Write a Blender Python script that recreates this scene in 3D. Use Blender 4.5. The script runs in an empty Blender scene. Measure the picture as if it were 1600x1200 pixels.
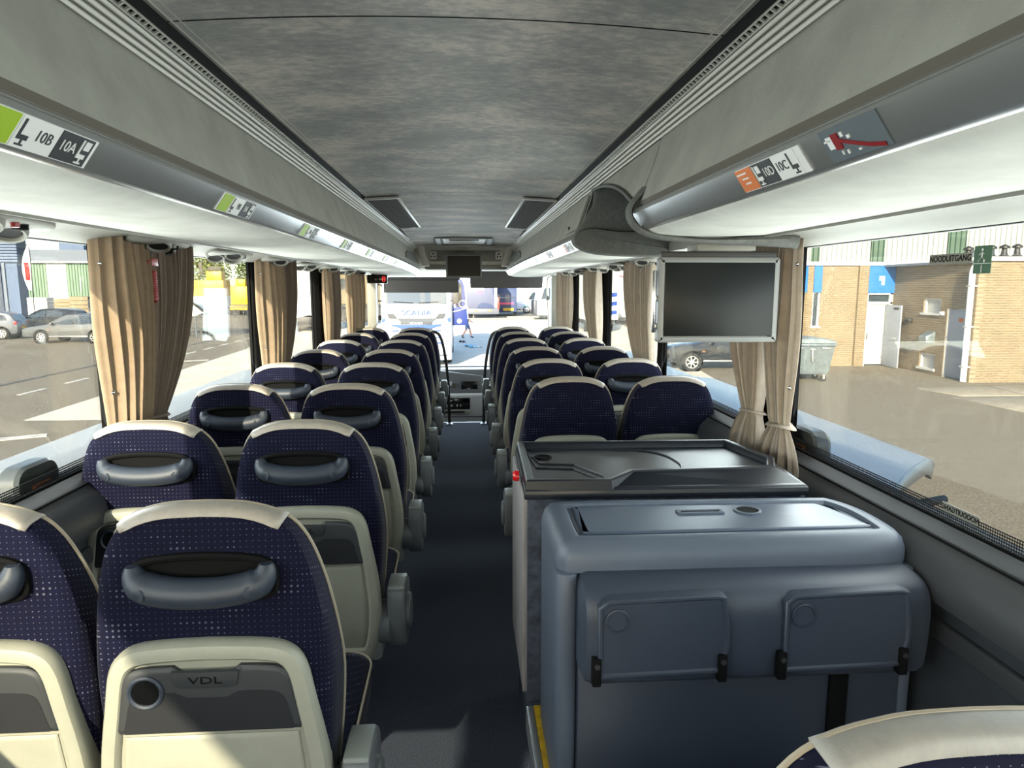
import bpy, bmesh, math, random
from mathutils import Vector, Matrix
random.seed(7)
C = bpy.context.scene
COL = C.collection
PI = math.pi

# ------------------------------------------------------------------ camera, sky, sun, exposure
cam = bpy.data.cameras.new('camera'); cam_o = bpy.data.objects.new('camera', cam); COL.objects.link(cam_o)
cam.sensor_width = 36.0; cam.lens = 36.0 * 1060.0 / 1600.0; cam.clip_start = 0.02; cam.clip_end = 600
cam_o.location = (0.02, 0.0, 1.5)
cam_o.rotation_euler = (PI/2 - math.atan(152/1060), 0, -math.atan(0.0672))
C.camera = cam_o

SUN_D = Vector((0.27, 1.0, -0.36)).normalized()
W = bpy.data.worlds.new('sky'); C.world = W; W.use_nodes = True
wn = W.node_tree.nodes; wl = W.node_tree.links
bg = wn['Background']
sky = wn.new('ShaderNodeTexSky'); sky.sky_type = 'NISHITA'; sky.sun_disc = False
sky.sun_elevation = math.asin(-SUN_D.z); sky.sun_rotation = math.atan2(-SUN_D.x, -SUN_D.y)
sky.air_density = .8; sky.dust_density = .9; sky.ozone_density = 1.6
wl.new(sky.outputs[0], bg.inputs[0]); bg.inputs[1].default_value = 0.36
sl = bpy.data.lights.new('sun', 'SUN'); sl.energy = 11.0; sl.angle = 0.012; sl.color = (1.0, 0.91, 0.76)
so = bpy.data.objects.new('sun', sl); COL.objects.link(so); so.location = (-6, -20, 10)
so.rotation_euler = SUN_D.to_track_quat('-Z', 'Y').to_euler()

# added fill lamps just outside side windows, windscreen and rear pane, boosting the daylight
FILL = [('fill_front', (0, 9.15, 1.1), (0, -1, .25), 2.1, 1.2, 60.0), ('fill_rear', (0, -2.9, 1.35), (0, 1, .6), 2.0, .9, 3.0)]
for yy, ee in ((-.9, 36.0), (.3, 44.0), (1.75, 34.0), (3.3, 34.0), (4.9, 34.0), (6.5, 34.0), (7.7, 52.0)):
    FILL += [('fill_left', (-1.33, yy, 1.30), (1, -.15 if yy < 7 else 0, .30), 1.25, .62, ee*.62), ('fill_right', (1.33, yy, 1.30), (-1, -.15 if yy < 7 else 0, .30), 1.25, .62, ee*.62)]
for nm, loc, d, sx, sy, e in FILL:
    al = bpy.data.lights.new(nm, 'AREA'); al.shape = 'RECTANGLE'; al.size = sx; al.size_y = sy; al.energy = e; al.color = (.86, .94, 1.0)
    ao = bpy.data.objects.new(nm, al); COL.objects.link(ao); ao.location = loc
    ao.rotation_euler = Vector(d).to_track_quat('-Z', 'Y').to_euler()

C.view_settings.view_transform = 'Standard'
try: C.view_settings.look = 'None'
except Exception: pass
C.view_settings.gamma = 1.0; C.view_settings.use_curve_mapping = False
C.view_settings.exposure = 0.62
cy = C.cycles
cy.max_bounces = 14; cy.diffuse_bounces = 9; cy.glossy_bounces = 5; cy.transmission_bounces = 6; cy.transparent_max_bounces = 24
cy.use_denoising = True
try: cy.denoiser = 'OPENIMAGEDENOISE'
except Exception: pass
cy.sample_clamp_indirect = 8.0
cy.caustics_reflective = False; cy.caustics_refractive = False

# ------------------------------------------------------------------ materials
def lin(c):
    def f(u):
        u /= 255.0
        return u/12.92 if u <= 0.04045 else ((u+0.055)/1.055)**2.4
    return (f(c[0]), f(c[1]), f(c[2]), 1.0)

def mat(name, c, rough=0.5, metal=0.0, spec=0.5, n=0.0, nscale=8.0, bump=0.0, bscale=200.0, c2=None, stretch=(1, 1, 1)):
    """plain principled; n = amount of colour mottling towards c2 (a darker tone by default)"""
    m = bpy.data.materials.new(name); m.use_nodes = True
    nt = m.node_tree; b = nt.nodes['Principled BSDF']
    b.inputs['Base Color'].default_value = lin(c); b.inputs['Roughness'].default_value = rough
    b.inputs['Metallic'].default_value = metal; b.inputs['Specular IOR Level'].default_value = spec
    if n or bump:
        tc = nt.nodes.new('ShaderNodeTexCoord'); mp = nt.nodes.new('ShaderNodeMapping')
        mp.inputs['Scale'].default_value = stretch
        nt.links.new(tc.outputs['Object'], mp.inputs[0])
    if n:
        no = nt.nodes.new('ShaderNodeTexNoise'); no.inputs['Scale'].default_value = nscale; no.inputs['Detail'].default_value = 6
        no.inputs['Roughness'].default_value = 0.65
        nt.links.new(mp.outputs[0], no.inputs['Vector'])
        rp = nt.nodes.new('ShaderNodeValToRGB')
        rp.color_ramp.elements[0].position = 0.35; rp.color_ramp.elements[1].position = 0.68
        d = c2 if c2 else tuple(v*(1-n) for v in c)
        rp.color_ramp.elements[0].color = lin(d); rp.color_ramp.elements[1].color = lin(c)
        nt.links.new(no.outputs['Fac'], rp.inputs[0]); nt.links.new(rp.outputs[0], b.inputs['Base Color'])
    if bump:
        n2 = nt.nodes.new('ShaderNodeTexNoise'); n2.inputs['Scale'].default_value = bscale; n2.inputs['Detail'].default_value = 3
        nt.links.new(mp.outputs[0], n2.inputs['Vector'])
        bp = nt.nodes.new('ShaderNodeBump'); bp.inputs['Strength'].default_value = bump; bp.inputs['Distance'].default_value = 0.002
        nt.links.new(n2.outputs['Fac'], bp.inputs['Height']); nt.links.new(bp.outputs[0], b.inputs['Normal'])
    return m

def glass(name, tint=(235, 240, 240), refl=0.6):
    m = bpy.data.materials.new(name); m.use_nodes = True; nt = m.node_tree
    nt.nodes.remove(nt.nodes['Principled BSDF']); out = nt.nodes['Material Output']
    t = nt.nodes.new('ShaderNodeBsdfTransparent'); t.inputs[0].default_value = lin(tint)
    g = nt.nodes.new('ShaderNodeBsdfGlossy'); g.inputs['Roughness'].default_value = 0.02
    fr = nt.nodes.new('ShaderNodeFresnel'); fr.inputs[0].default_value = 1.45
    mu = nt.nodes.new('ShaderNodeMath'); mu.operation = 'MULTIPLY'; mu.inputs[1].default_value = refl
    mx = nt.nodes.new('ShaderNodeMixShader')
    L = nt.links.new
    L(fr.outputs[0], mu.inputs[0]); L(mu.outputs[0], mx.inputs[0]); L(t.outputs[0], mx.inputs[1]); L(g.outputs[0], mx.inputs[2])
    L(mx.outputs[0], out.inputs[0])
    return m

def seat_fabric():
    """navy moquette: a regular grid of pale dots whose size swells in horizontal bands"""
    m = bpy.data.materials.new('navy_dotted_moquette'); m.use_nodes = True; nt = m.node_tree; L = nt.links.new
    b = nt.nodes['Principled BSDF']; b.inputs['Roughness'].default_value = 0.9; b.inputs['Specular IOR Level'].default_value = 0.15
    b.inputs['Sheen Weight'].default_value = 0.12; b.inputs['Sheen Roughness'].default_value = 0.4
    tc = nt.nodes.new('ShaderNodeTexCoord'); sp = nt.nodes.new('ShaderNodeSeparateXYZ'); L(tc.outputs['Object'], sp.inputs[0])
    def mth(op, a, bb=None, c=None):
        x = nt.nodes.new('ShaderNodeMath'); x.operation = op
        for i, v in enumerate((a, bb, c)):
            if v is None: continue
            if isinstance(v, (int, float)): x.inputs[i].default_value = v
            else: L(v, x.inputs[i])
        return x.outputs[0]
    u = mth('DIVIDE', mth('ADD', sp.outputs['X'], sp.outputs['Y']), 0.0115)
    v = mth('DIVIDE', mth('ADD', sp.outputs['Z'], mth('MULTIPLY', sp.outputs['Y'], 0.35)), 0.0115)
    fu = mth('SUBTRACT', mth('FRACT', u), 0.5); fv = mth('SUBTRACT', mth('FRACT', v), 0.5)
    d = mth('SQRT', mth('ADD', mth('MULTIPLY', fu, fu), mth('MULTIPLY', fv, fv)))
    cu = mth('FLOOR', u); cv = mth('FLOOR', v)
    cb = nt.nodes.new('ShaderNodeCombineXYZ'); L(mth('MULTIPLY', cu, 0.16), cb.inputs[0]); L(mth('MULTIPLY', cv, 0.33), cb.inputs[1])
    no = nt.nodes.new('ShaderNodeTexNoise'); no.inputs['Scale'].default_value = 1.0; no.inputs['Detail'].default_value = 1.0
    L(cb.outputs[0], no.inputs['Vector'])
    big = nt.nodes.new('ShaderNodeMapRange'); big.inputs[1].default_value = 0.52; big.inputs[2].default_value = 0.74
    big.inputs[3].default_value = 0.10; big.inputs[4].default_value = 0.30; L(no.outputs['Fac'], big.inputs[0])
    mk = nt.nodes.new('ShaderNodeMapRange'); L(d, mk.inputs[0]); mk.inputs[1].default_value = 0.03; L(big.outputs[0], mk.inputs[2])
    mk.inputs[3].default_value = 0.42; mk.inputs[4].default_value = 0.0
    n2 = nt.nodes.new('ShaderNodeTexNoise'); n2.inputs['Scale'].default_value = 90; L(tc.outputs['Object'], n2.inputs['Vector'])
    r0 = nt.nodes.new('ShaderNodeValToRGB'); r0.color_ramp.elements[0].color = lin((7, 8, 26)); r0.color_ramp.elements[1].color = lin((13, 15, 42))
    L(n2.outputs['Fac'], r0.inputs[0])
    mx = nt.nodes.new('ShaderNodeMix'); mx.data_type = 'RGBA'; L(mk.outputs[0], mx.inputs[0]); L(r0.outputs[0], mx.inputs[6]); mx.inputs[7].default_value = lin((150, 152, 176))
    L(mx.outputs[2], b.inputs['Base Color'])
    bp = nt.nodes.new('ShaderNodeBump'); bp.inputs['Strength'].default_value = 0.25; bp.inputs['Distance'].default_value = 0.001
    L(n2.outputs['Fac'], bp.inputs['Height']); L(bp.outputs[0], b.inputs['Normal'])
    return m

def ceiling_fabric():
    m = bpy.data.materials.new('marbled_ceiling_fabric'); m.use_nodes = True; nt = m.node_tree; L = nt.links.new
    b = nt.nodes['Principled BSDF']; b.inputs['Roughness'].default_value = 0.8; b.inputs['Specular IOR Level'].default_value = 0.25
    tc = nt.nodes.new('ShaderNodeTexCoord')
    mp = nt.nodes.new('ShaderNodeMapping'); mp.inputs['Scale'].default_value = (3.4, 4.4, 4); L(tc.outputs['Object'], mp.inputs[0])
    n1 = nt.nodes.new('ShaderNodeTexNoise'); n1.inputs['Scale'].default_value = 1.0; n1.inputs['Detail'].default_value = 4; L(mp.outputs[0], n1.inputs['Vector'])
    mp2 = nt.nodes.new('ShaderNodeMapping'); mp2.inputs['Scale'].default_value = (26, 46, 30); L(tc.outputs['Object'], mp2.inputs[0])
    n2 = nt.nodes.new('ShaderNodeTexNoise'); n2.inputs['Scale'].default_value = 1.0; n2.inputs['Detail'].default_value = 9; n2.inputs['Roughness'].default_value = 0.75; L(mp2.outputs[0], n2.inputs['Vector'])
    ad = nt.nodes.new('ShaderNodeMath'); ad.operation = 'ADD'; L(n1.outputs['Fac'], ad.inputs[0]); L(n2.outputs['Fac'], ad.inputs[1])
    rp = nt.nodes.new('ShaderNodeValToRGB'); L(ad.outputs[0], rp.inputs[0])
    hf = nt.nodes.new('ShaderNodeMath'); hf.operation = 'MULTIPLY'; hf.inputs[1].default_value = 0.5; L(ad.outputs[0], hf.inputs[0]); L(hf.outputs[0], rp.inputs[0])
    e = rp.color_ramp.elements; e[0].position = 0.40; e[0].color = lin((138, 139, 137)); e[1].position = 0.60; e[1].color = lin((196, 188, 179))
    x = e.new(0.50); x.color = lin((158, 156, 152))
    L(rp.outputs[0], b.inputs['Base Color'])
    return m

def brick_mat():
    m = bpy.data.materials.new('yellow_brick'); m.use_nodes = True; nt = m.node_tree; L = nt.links.new
    b = nt.nodes['Principled BSDF']; b.inputs['Roughness'].default_value = 0.9
    tc = nt.nodes.new('ShaderNodeTexCoord'); br = nt.nodes.new('ShaderNodeTexBrick'); L(tc.outputs['UV'], br.inputs['Vector'])
    br.inputs['Color1'].default_value = lin((134, 118, 92)); br.inputs['Color2'].default_value = lin((119, 104, 80)); br.inputs['Mortar'].default_value = lin((156, 144, 122))
    br.inputs['Scale'].default_value = 1.0; br.inputs['Brick Width'].default_value = 0.22; br.inputs['Row Height'].default_value = 0.075; br.inputs['Mortar Size'].default_value = 0.010
    no = nt.nodes.new('ShaderNodeTexNoise'); no.inputs['Scale'].default_value = 1.3; no.inputs['Detail'].default_value = 5; L(tc.outputs['UV'], no.inputs['Vector'])
    mx = nt.nodes.new('ShaderNodeMix'); mx.data_type = 'RGBA'; mx.blend_type = 'MULTIPLY'; mx.inputs[0].default_value = 0.45
    rp = nt.nodes.new('ShaderNodeValToRGB'); rp.color_ramp.elements[0].position = .3; rp.color_ramp.elements[0].color = (.62, .6, .58, 1); rp.color_ramp.elements[1].position = .7
    L(no.outputs['Fac'], rp.inputs[0]); L(br.outputs['Color'], mx.inputs[6]); L(rp.outputs[0], mx.inputs[7]); L(mx.outputs[2], b.inputs['Base Color'])
    return m

def frit_mat():
    m = bpy.data.materials.new('dotted_frit'); m.use_nodes = True; nt = m.node_tree; L = nt.links.new
    b = nt.nodes['Principled BSDF']; b.inputs['Base Color'].default_value = lin((18, 18, 20)); out = nt.nodes['Material Output']
    t = nt.nodes.new('ShaderNodeBsdfTransparent'); mx = nt.nodes.new('ShaderNodeMixShader')
    tc = nt.nodes.new('ShaderNodeTexCoord'); sp = nt.nodes.new('ShaderNodeSeparateXYZ'); L(tc.outputs['Object'], sp.inputs[0])
    cb = nt.nodes.new('ShaderNodeCombineXYZ'); L(sp.outputs['Y'], cb.inputs[0]); L(sp.outputs['Z'], cb.inputs[1])
    mp = nt.nodes.new('ShaderNodeMapping'); mp.inputs['Scale'].default_value = (210, 210, 1); mp.inputs['Rotation'].default_value = (0, 0, PI/4); L(cb.outputs[0], mp.inputs[0])
    ck = nt.nodes.new('ShaderNodeTexChecker'); ck.inputs['Scale'].default_value = 1.0; L(mp.outputs[0], ck.inputs['Vector'])
    L(ck.outputs['Fac'], mx.inputs[0]); L(t.outputs[0], mx.inputs[1]); L(b.outputs[0], mx.inputs[2]); L(mx.outputs[0], out.inputs[0])
    return m

def cloth_mat(name, c):
    m = mat(name, c, rough=0.95, spec=0.1, n=0.08, nscale=30, bump=0.3, bscale=600)
    nt = m.node_tree; b = nt.nodes['Principled BSDF']; out = nt.nodes['Material Output']
    t = nt.nodes.new('ShaderNodeBsdfTranslucent'); t.inputs[0].default_value = lin(c)
    mx = nt.nodes.new('ShaderNodeMixShader'); mx.inputs[0].default_value = 0.18
    nt.links.new(b.outputs[0], mx.inputs[1]); nt.links.new(t.outputs[0], mx.inputs[2]); nt.links.new(mx.outputs[0], out.inputs[0])
    return m

def emit(name, c, s):
    m = bpy.data.materials.new(name); m.use_nodes = True; b = m.node_tree.nodes['Principled BSDF']
    b.inputs['Base Color'].default_value = lin(c); b.inputs['Emission Color'].default_value = lin(c); b.inputs['Emission Strength'].default_value = s
    return m

M = dict(
    moquette=seat_fabric(), ceiling=ceiling_fabric(), brick=brick_mat(), frit=frit_mat(),
    glass=glass('window_glass', (228, 228, 222), .14), clearglass=glass('windscreen_glass', (246, 250, 250), .4), carglass=mat('car_glass', (52, 62, 70), 0.06, 0, 0.9),
    cap=mat('beige_leatherette', (156, 149, 140), 0.42, n=.08, nscale=40, bump=.2, bscale=700),
    capgrey=mat('grey_leatherette', (150, 146, 140), 0.45, n=.08, nscale=40, bump=.2, bscale=700),
    piping=mat('beige_piping', (150, 140, 124), 0.6),
    shell=mat('ivory_plastic', (160, 159, 144), 0.5, n=.05, nscale=12, bump=.15, bscale=900),
    shellside=mat('sage_grey_plastic', (134, 138, 134), 0.5, bump=.15, bscale=900),
    table=mat('charcoal_plastic', (52, 54, 56), 0.5, bump=.2, bscale=1200),
    tabletop=mat('charcoal_table_face', (42, 43, 46), 0.42, n=.06, nscale=15),
    handle=mat('slate_plastic', (44, 51, 63), 0.45, bump=.2, bscale=1200),
    black=mat('black_plastic', (10, 10, 11), 0.8, spec=.15), blackgloss=mat('black_gloss', (14, 15, 16), 0.15),
    screen=mat('screen_glass', (22, 25, 26), 0.35, spec=.2), tvframe=mat('screen_frame_grey', (124, 127, 128), 0.45),
    armrest=mat('warm_grey_plastic', (102, 105, 107), 0.45, bump=.15, bscale=900),
    dark=mat('dark_metal', (46, 46, 48), 0.5), chrome=mat('chrome', (200, 202, 205), 0.18, 1.0),
    carpet=mat('floor_carpet', (92, 98, 112), 0.95, spec=.1, n=.5, nscale=260, bump=.9, bscale=420, c2=(44, 48, 58)),
    wallcarpet=mat('blue_grey_carpet', (84, 90, 104), 0.95, spec=.1, n=.35, nscale=26, bump=.5, bscale=500),
    sidepanel=mat('greyed_wood_laminate', (150, 146, 146), 0.6, n=.2, nscale=14, stretch=(4, 4, .6)),
    wallfab=mat('side_wall_vinyl', (62, 66, 72), 0.7, n=.12, nscale=20, bump=.25, bscale=500),
    sill=mat('sill_plastic', (62, 63, 66), 0.5, bump=.15, bscale=800),
    binfab=mat('pale_grey_fabric', (222, 222, 215), 0.85, spec=.2, n=.08, nscale=6, bump=.4, bscale=520),
    fascia=mat('fascia_fabric', (150, 150, 143), 0.85, spec=.2, n=.10, nscale=7, bump=.4, bscale=520),
    groove=mat('shaded_groove_brown', (96, 92, 84), 0.7),  # shadow of the recess put into the groove colour
    rail=mat('brushed_aluminium', (176, 178, 178), 0.30, 0.75, n=.04, nscale=3),
    rib=mat('ribbed_aluminium', (186, 185, 179), 0.4, 0.25),
    slot=mat('slot_black', (8, 8, 8), 0.8), edge=mat('pale_edge', (176, 174, 168), 0.45),
    felt=mat('grey_felt', (112, 114, 111), 0.95, spec=.1, n=.12, nscale=60, bump=.5, bscale=600),
    panel=mat('grey_moulding', (126, 125, 118), 0.6, n=.04, nscale=10, bump=.15, bscale=800),
    cutA=cloth_mat('tan_curtain_cloth', (160, 140, 118)), cutB=cloth_mat('shaded_curtain_cloth', (120, 106, 95)), cutC=cloth_mat('grey_taupe_curtain_cloth', (178, 166, 153)), flapw=mat('flap_white', (190, 193, 196), 0.35), truckw=mat('truck_white', (158, 160, 166), 0.3),  # cutA and cutB: one cloth, sun and shade put into two tones
    red=mat('red_plastic', (126, 20, 26), 0.35), digit=emit('red_led', (255, 40, 40), 1.3), redlamp=mat('red_lamp', (200, 24, 30), 0.2),
    vent=mat('vent_grey', (70, 69, 66), 0.9, spec=.05), white=mat('white_paint', (236, 238, 240), 0.3), offwhite=mat('off_white', (216, 217, 214), 0.5, n=.06, nscale=4),
    orange=mat('orange_print', (196, 104, 36), 0.5), lime=mat('lime_print', (142, 172, 30), 0.5), ink=mat('dark_ink', (44, 46, 50), 0.5), paper=mat('pale_print', (212, 213, 212), 0.5),
    unit=mat('blue_grey_moulding', (82, 91, 106), 0.45, n=.05, nscale=6, bump=.15, bscale=900),
    unitdk=mat('dark_blue_grey_moulding', (55, 62, 76), 0.45, n=.05, nscale=6, bump=.15, bscale=900),
    lid=mat('lid_moulding', (76, 87, 104), 0.32, bump=.12, bscale=900), traydk=mat('black_tray_moulding', (24, 28, 36), 0.35, spec=.35),
    yellow=mat('yellow_step_edge', (206, 166, 30), 0.5, n=.3, nscale=40), alu=mat('plain_aluminium', (176, 178, 180), 0.4, 0.8),
    dash=mat('dash_grey', (196, 198, 202), 0.5), dashdk=mat('dash_charcoal', (90, 92, 97), 0.5),
    yardbright=mat('brightened_yard_ground', (232, 224, 206), 0.9, n=.08, nscale=.8), asphalt=mat('weathered_asphalt', (158, 148, 130), 0.95, spec=.1, n=.38, nscale=26, bump=.8, bscale=60, c2=(112, 105, 92)),
    slab=mat('concrete_slab', (170, 160, 142), 0.9, n=.12, nscale=3), paint=mat('road_paint', (226, 222, 212), 0.7, n=.15, nscale=6),
    kerb=mat('kerb_dark', (92, 90, 86), 0.9), bluepaint=mat('blue_panel_paint', (42, 112, 190), 0.45), door=mat('door_grey', (150, 157, 168), 0.45), doorw=mat('door_white', (196, 197, 195), 0.4),
    corrw=mat('white_cladding', (152, 158, 158), 0.5), corrg=mat('green_cladding', (62, 88, 76), 0.5), ggreen=mat('pale_green_cladding', (108, 134, 112), 0.5),
    bluew=mat('blue_cladding', (74, 96, 132), 0.5, n=.05, nscale=2), bluedk=mat('dark_blue_cladding', (48, 60, 84), 0.5), roofgrey=mat('grey_roof', (104, 114, 130), 0.6),
    silver=mat('silver_car_paint', (112, 116, 126), 0.25, 0.5), carblack=mat('black_car_paint', (40, 44, 50), 0.15, 0.2), cargrey=mat('grey_car_paint', (104, 107, 110), 0.25, 0.4), carnavy=mat('navy_car_paint', (30, 36, 46), 0.14, 0.2),
    tyre=mat('tyre_rubber', (36, 36, 37), 0.85), rim=mat('rim_silver', (206, 208, 210), 0.3, 0.6), tail=mat('tail_lamp', (196, 30, 30), 0.2), amber=mat('amber_lamp', (244, 130, 30), 0.25), lamp=mat('head_lamp', (214, 220, 222), 0.1),
    bin=mat('galvanised_steel', (150, 164, 172), 0.4, 0.5, n=.18, nscale=7), grille=mat('grille_grey', (58, 60, 66), 0.5), stripe=mat('truck_stripe_blue', (12, 62, 150), 0.4), truckblue=mat('truck_door_blue', (28, 44, 104), 0.4),
    navy=mat('navy_trailer', (62, 70, 98), 0.5), pink=mat('pink_print', (226, 60, 110), 0.5), redbox=mat('red_container', (150, 38, 46), 0.5), yel=mat('yellow_machine', (216, 170, 20), 0.45), yeld=mat('dark_machine_grey', (84, 80, 70), 0.6),
    leaf=mat('tree_leaf', (104, 122, 54), 0.8, n=.3, nscale=3), leaf2=mat('pale_tree_leaf', (150, 160, 92), 0.8, n=.3, nscale=3), bark=mat('bark', (90, 74, 58), 0.9), skin=mat('skin', (206, 150, 124), 0.6), shirt=mat('navy_shirt', (52, 60, 92), 0.8), shorts=mat('grey_blue_shorts', (92, 108, 140), 0.8), hair=mat('brown_hair', (60, 44, 32), 0.8), shoe=mat('dark_boot', (54, 46, 42), 0.7),
    crate=mat('crate_tan', (150, 136, 108), 0.8, n=.2, nscale=4), cyan=mat('pale_blue_plastic', (140, 200, 226), 0.4), exitgreen=mat('exit_sign_green', (58, 92, 70), 0.5), smoke=mat('smoked_plastic', (92, 100, 106), 0.3), stk=mat('sticker_grey', (124, 122, 114), 0.6),
    vent2=mat('louvre_white', (206, 206, 202), 0.5), shelter=mat('shelter_white', (228, 228, 222), 0.4), fencegrey=mat('railing_grey', (86, 92, 98), 0.5), vanblue=mat('pale_blue_paint', (110, 186, 214), 0.4),
)

# ------------------------------------------------------------------ mesh helpers
class MB:
    def __init__(s): s.v = []; s.f = []
    def add(s, vs, fs):
        o = len(s.v); s.v += [tuple(p) for p in vs]; s.f += [tuple(i+o for i in f) for f in fs]; return s
    def box(s, c, d, rot=None):
        x, y, z = d[0]/2, d[1]/2, d[2]/2
        vs = [Vector((a*x, b*y, e*z)) for a in (-1, 1) for b in (-1, 1) for e in (-1, 1)]
        if rot is not None: vs = [rot @ p for p in vs]
        cc = Vector(c)
        return s.add([p+cc for p in vs], [(0, 1, 3, 2), (4, 6, 7, 5), (0, 4, 5, 1), (2, 3, 7, 6), (0, 2, 6, 4), (1, 5, 7, 3)])
    def bb(s, x0, x1, y0, y1, z0, z1):
        return s.box(((x0+x1)/2, (y0+y1)/2, (z0+z1)/2), (abs(x1-x0), abs(y1-y0), abs(z1-z0)))
    def rings(s, rs, cap=True, closed=True):
        n = len(rs[0]); vs = [p for r in rs for p in r]; fs = []
        for k in range(len(rs)-1):
            for i in range(n if closed else n-1):
                j = (i+1) % n; fs.append((k*n+i, k*n+j, (k+1)*n+j, (k+1)*n+i))
        if cap: fs.append(tuple(range(n-1, -1, -1))); fs.append(tuple((len(rs)-1)*n+i for i in range(n)))
        return s.add(vs, fs)
    def prism(s, poly, a, b, axis='Y'):
        g = {'Y': lambda u, v, t: (u, t, v), 'X': lambda u, v, t: (t, u, v), 'Z': lambda u, v, t: (u, v, t)}[axis]
        return s.rings([[g(u, v, a) for u, v in poly], [g(u, v, b) for u, v in poly]])
    def sheet(s, line, a, b, t=0.004, axis='Y'):
        """open profile line thickened by t and extruded"""
        n = len(line); off = []
        for i in range(n):
            p0 = line[max(i-1, 0)]; p1 = line[min(i+1, n-1)]
            dx, dz = p1[0]-p0[0], p1[1]-p0[1]; l = math.hypot(dx, dz) or 1
            off.append((line[i][0]-dz/l*t, line[i][1]+dx/l*t))
        return s.prism(list(line)+off[::-1], a, b, axis)
    def tube(s, pts, r, n=8, cap=True):
        pts = [Vector(p) for p in pts]; m = len(pts); rs = []
        up = None
        for i, p in enumerate(pts):
            t = (pts[min(i+1, m-1)]-pts[max(i-1, 0)]).normalized()
            if up is None: up = Vector((0, 0, 1)) if abs(t.z) < .9 else Vector((1, 0, 0))
            a = t.cross(up)
            if a.length < 1e-5: a = t.orthogonal()
            a.normalize(); b = a.cross(t).normalized(); up = b
            rr = r[i] if isinstance(r, (list, tuple)) else r
            ra, rb = rr if isinstance(rr, tuple) else (rr, rr)
            rs.append([p + a*math.cos(2*PI*k/n)*ra + b*math.sin(2*PI*k/n)*rb for k in range(n)])
        return s.rings(rs, cap)
    def lathe(s, prof, c, axis=(0, 0, 1), n=20, cap=True):
        ax = Vector(axis).normalized(); a = ax.orthogonal().normalized(); b = ax.cross(a); c = Vector(c)
        return s.rings([[c + ax*h + (a*math.cos(2*PI*k/n) + b*math.sin(2*PI*k/n))*max(r, 1e-4) for k in range(n)] for r, h in prof], cap)
    def slab(s, out, prof, mp, cap=True):
        n = len(out); nr = []
        ar = sum(out[i][0]*out[(i+1) % n][1]-out[(i+1) % n][0]*out[i][1] for i in range(n)); sg = 1 if ar > 0 else -1
        for i in range(n):
            p, q, r = out[i-1], out[i], out[(i+1) % n]
            e1 = Vector((q[0]-p[0], q[1]-p[1])); e2 = Vector((r[0]-q[0], r[1]-q[1]))
            if e1.length > 0: e1.normalize()
            if e2.length > 0: e2.normalize()
            t = e1+e2
            if t.length < 1e-6: t = e1
            t.normalize(); nn = Vector((t.y, -t.x))*sg
            k = max(0.5, abs(nn.x*e1.y*sg - nn.y*e1.x*sg))
            nr.append((nn.x/k, nn.y/k))
        return s.rings([[mp(q[0]-w[0]*ins, q[1]-w[1]*ins, d) for q, w in zip(out, nr)] for ins, d in prof], cap)
    def grid(s, fn, nu, nv):
        return s.add([fn(i/nu, j/nv) for i in range(nu+1) for j in range(nv+1)],
                     [(i*(nv+1)+j, (i+1)*(nv+1)+j, (i+1)*(nv+1)+j+1, i*(nv+1)+j+1) for i in range(nu) for j in range(nv)])

def obj(name, mb, m, parent=None, bevel=0.0, seg=2, smooth=True, solid=0.0, kind=None):
    me = bpy.data.meshes.new(name); bm = bmesh.new()
    vs = [bm.verts.new(p) for p in mb.v]
    for f in mb.f:
        try: bm.faces.new([vs[i] for i in f])
        except ValueError: pass
    bmesh.ops.recalc_face_normals(bm, faces=bm.faces[:])
    if bevel:
        ed = [e for e in bm.edges if len(e.link_faces) == 2 and e.calc_face_angle(0) > 0.6]
        bmesh.ops.bevel(bm, geom=ed, offset=bevel, segments=seg, affect='EDGES', clamp_overlap=True, profile=0.5)
    bm.to_mesh(me); bm.free()
    if smooth:
        me.polygons.foreach_set('use_smooth', [True]*len(me.polygons)); me.set_sharp_from_angle(angle=0.65)
    me.materials.append(M[m] if isinstance(m, str) else m)
    o = bpy.data.objects.new(name, me); COL.objects.link(o)
    if parent is not None: o.parent = parent
    if solid:
        md = o.modifiers.new('thickness', 'SOLIDIFY'); md.thickness = abs(solid)
        if solid < 0: md.offset = 1.0
    if kind: o['kind'] = kind
    return o

def uvbox(o):
    """planar uv in metres: along the wall and up"""
    me = o.data; uv = me.uv_layers.new(name='uv')
    for p in me.polygons:
        n = p.normal
        for li in p.loop_indices:
            co = me.vertices[me.loops[li].vertex_index].co
            h = Vector((-n.y, n.x, 0))
            u = co.dot(h.normalized()) if h.length > .1 else co.x
            uv.data[li].uv = (u, co.z if h.length > .1 else co.y)

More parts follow.
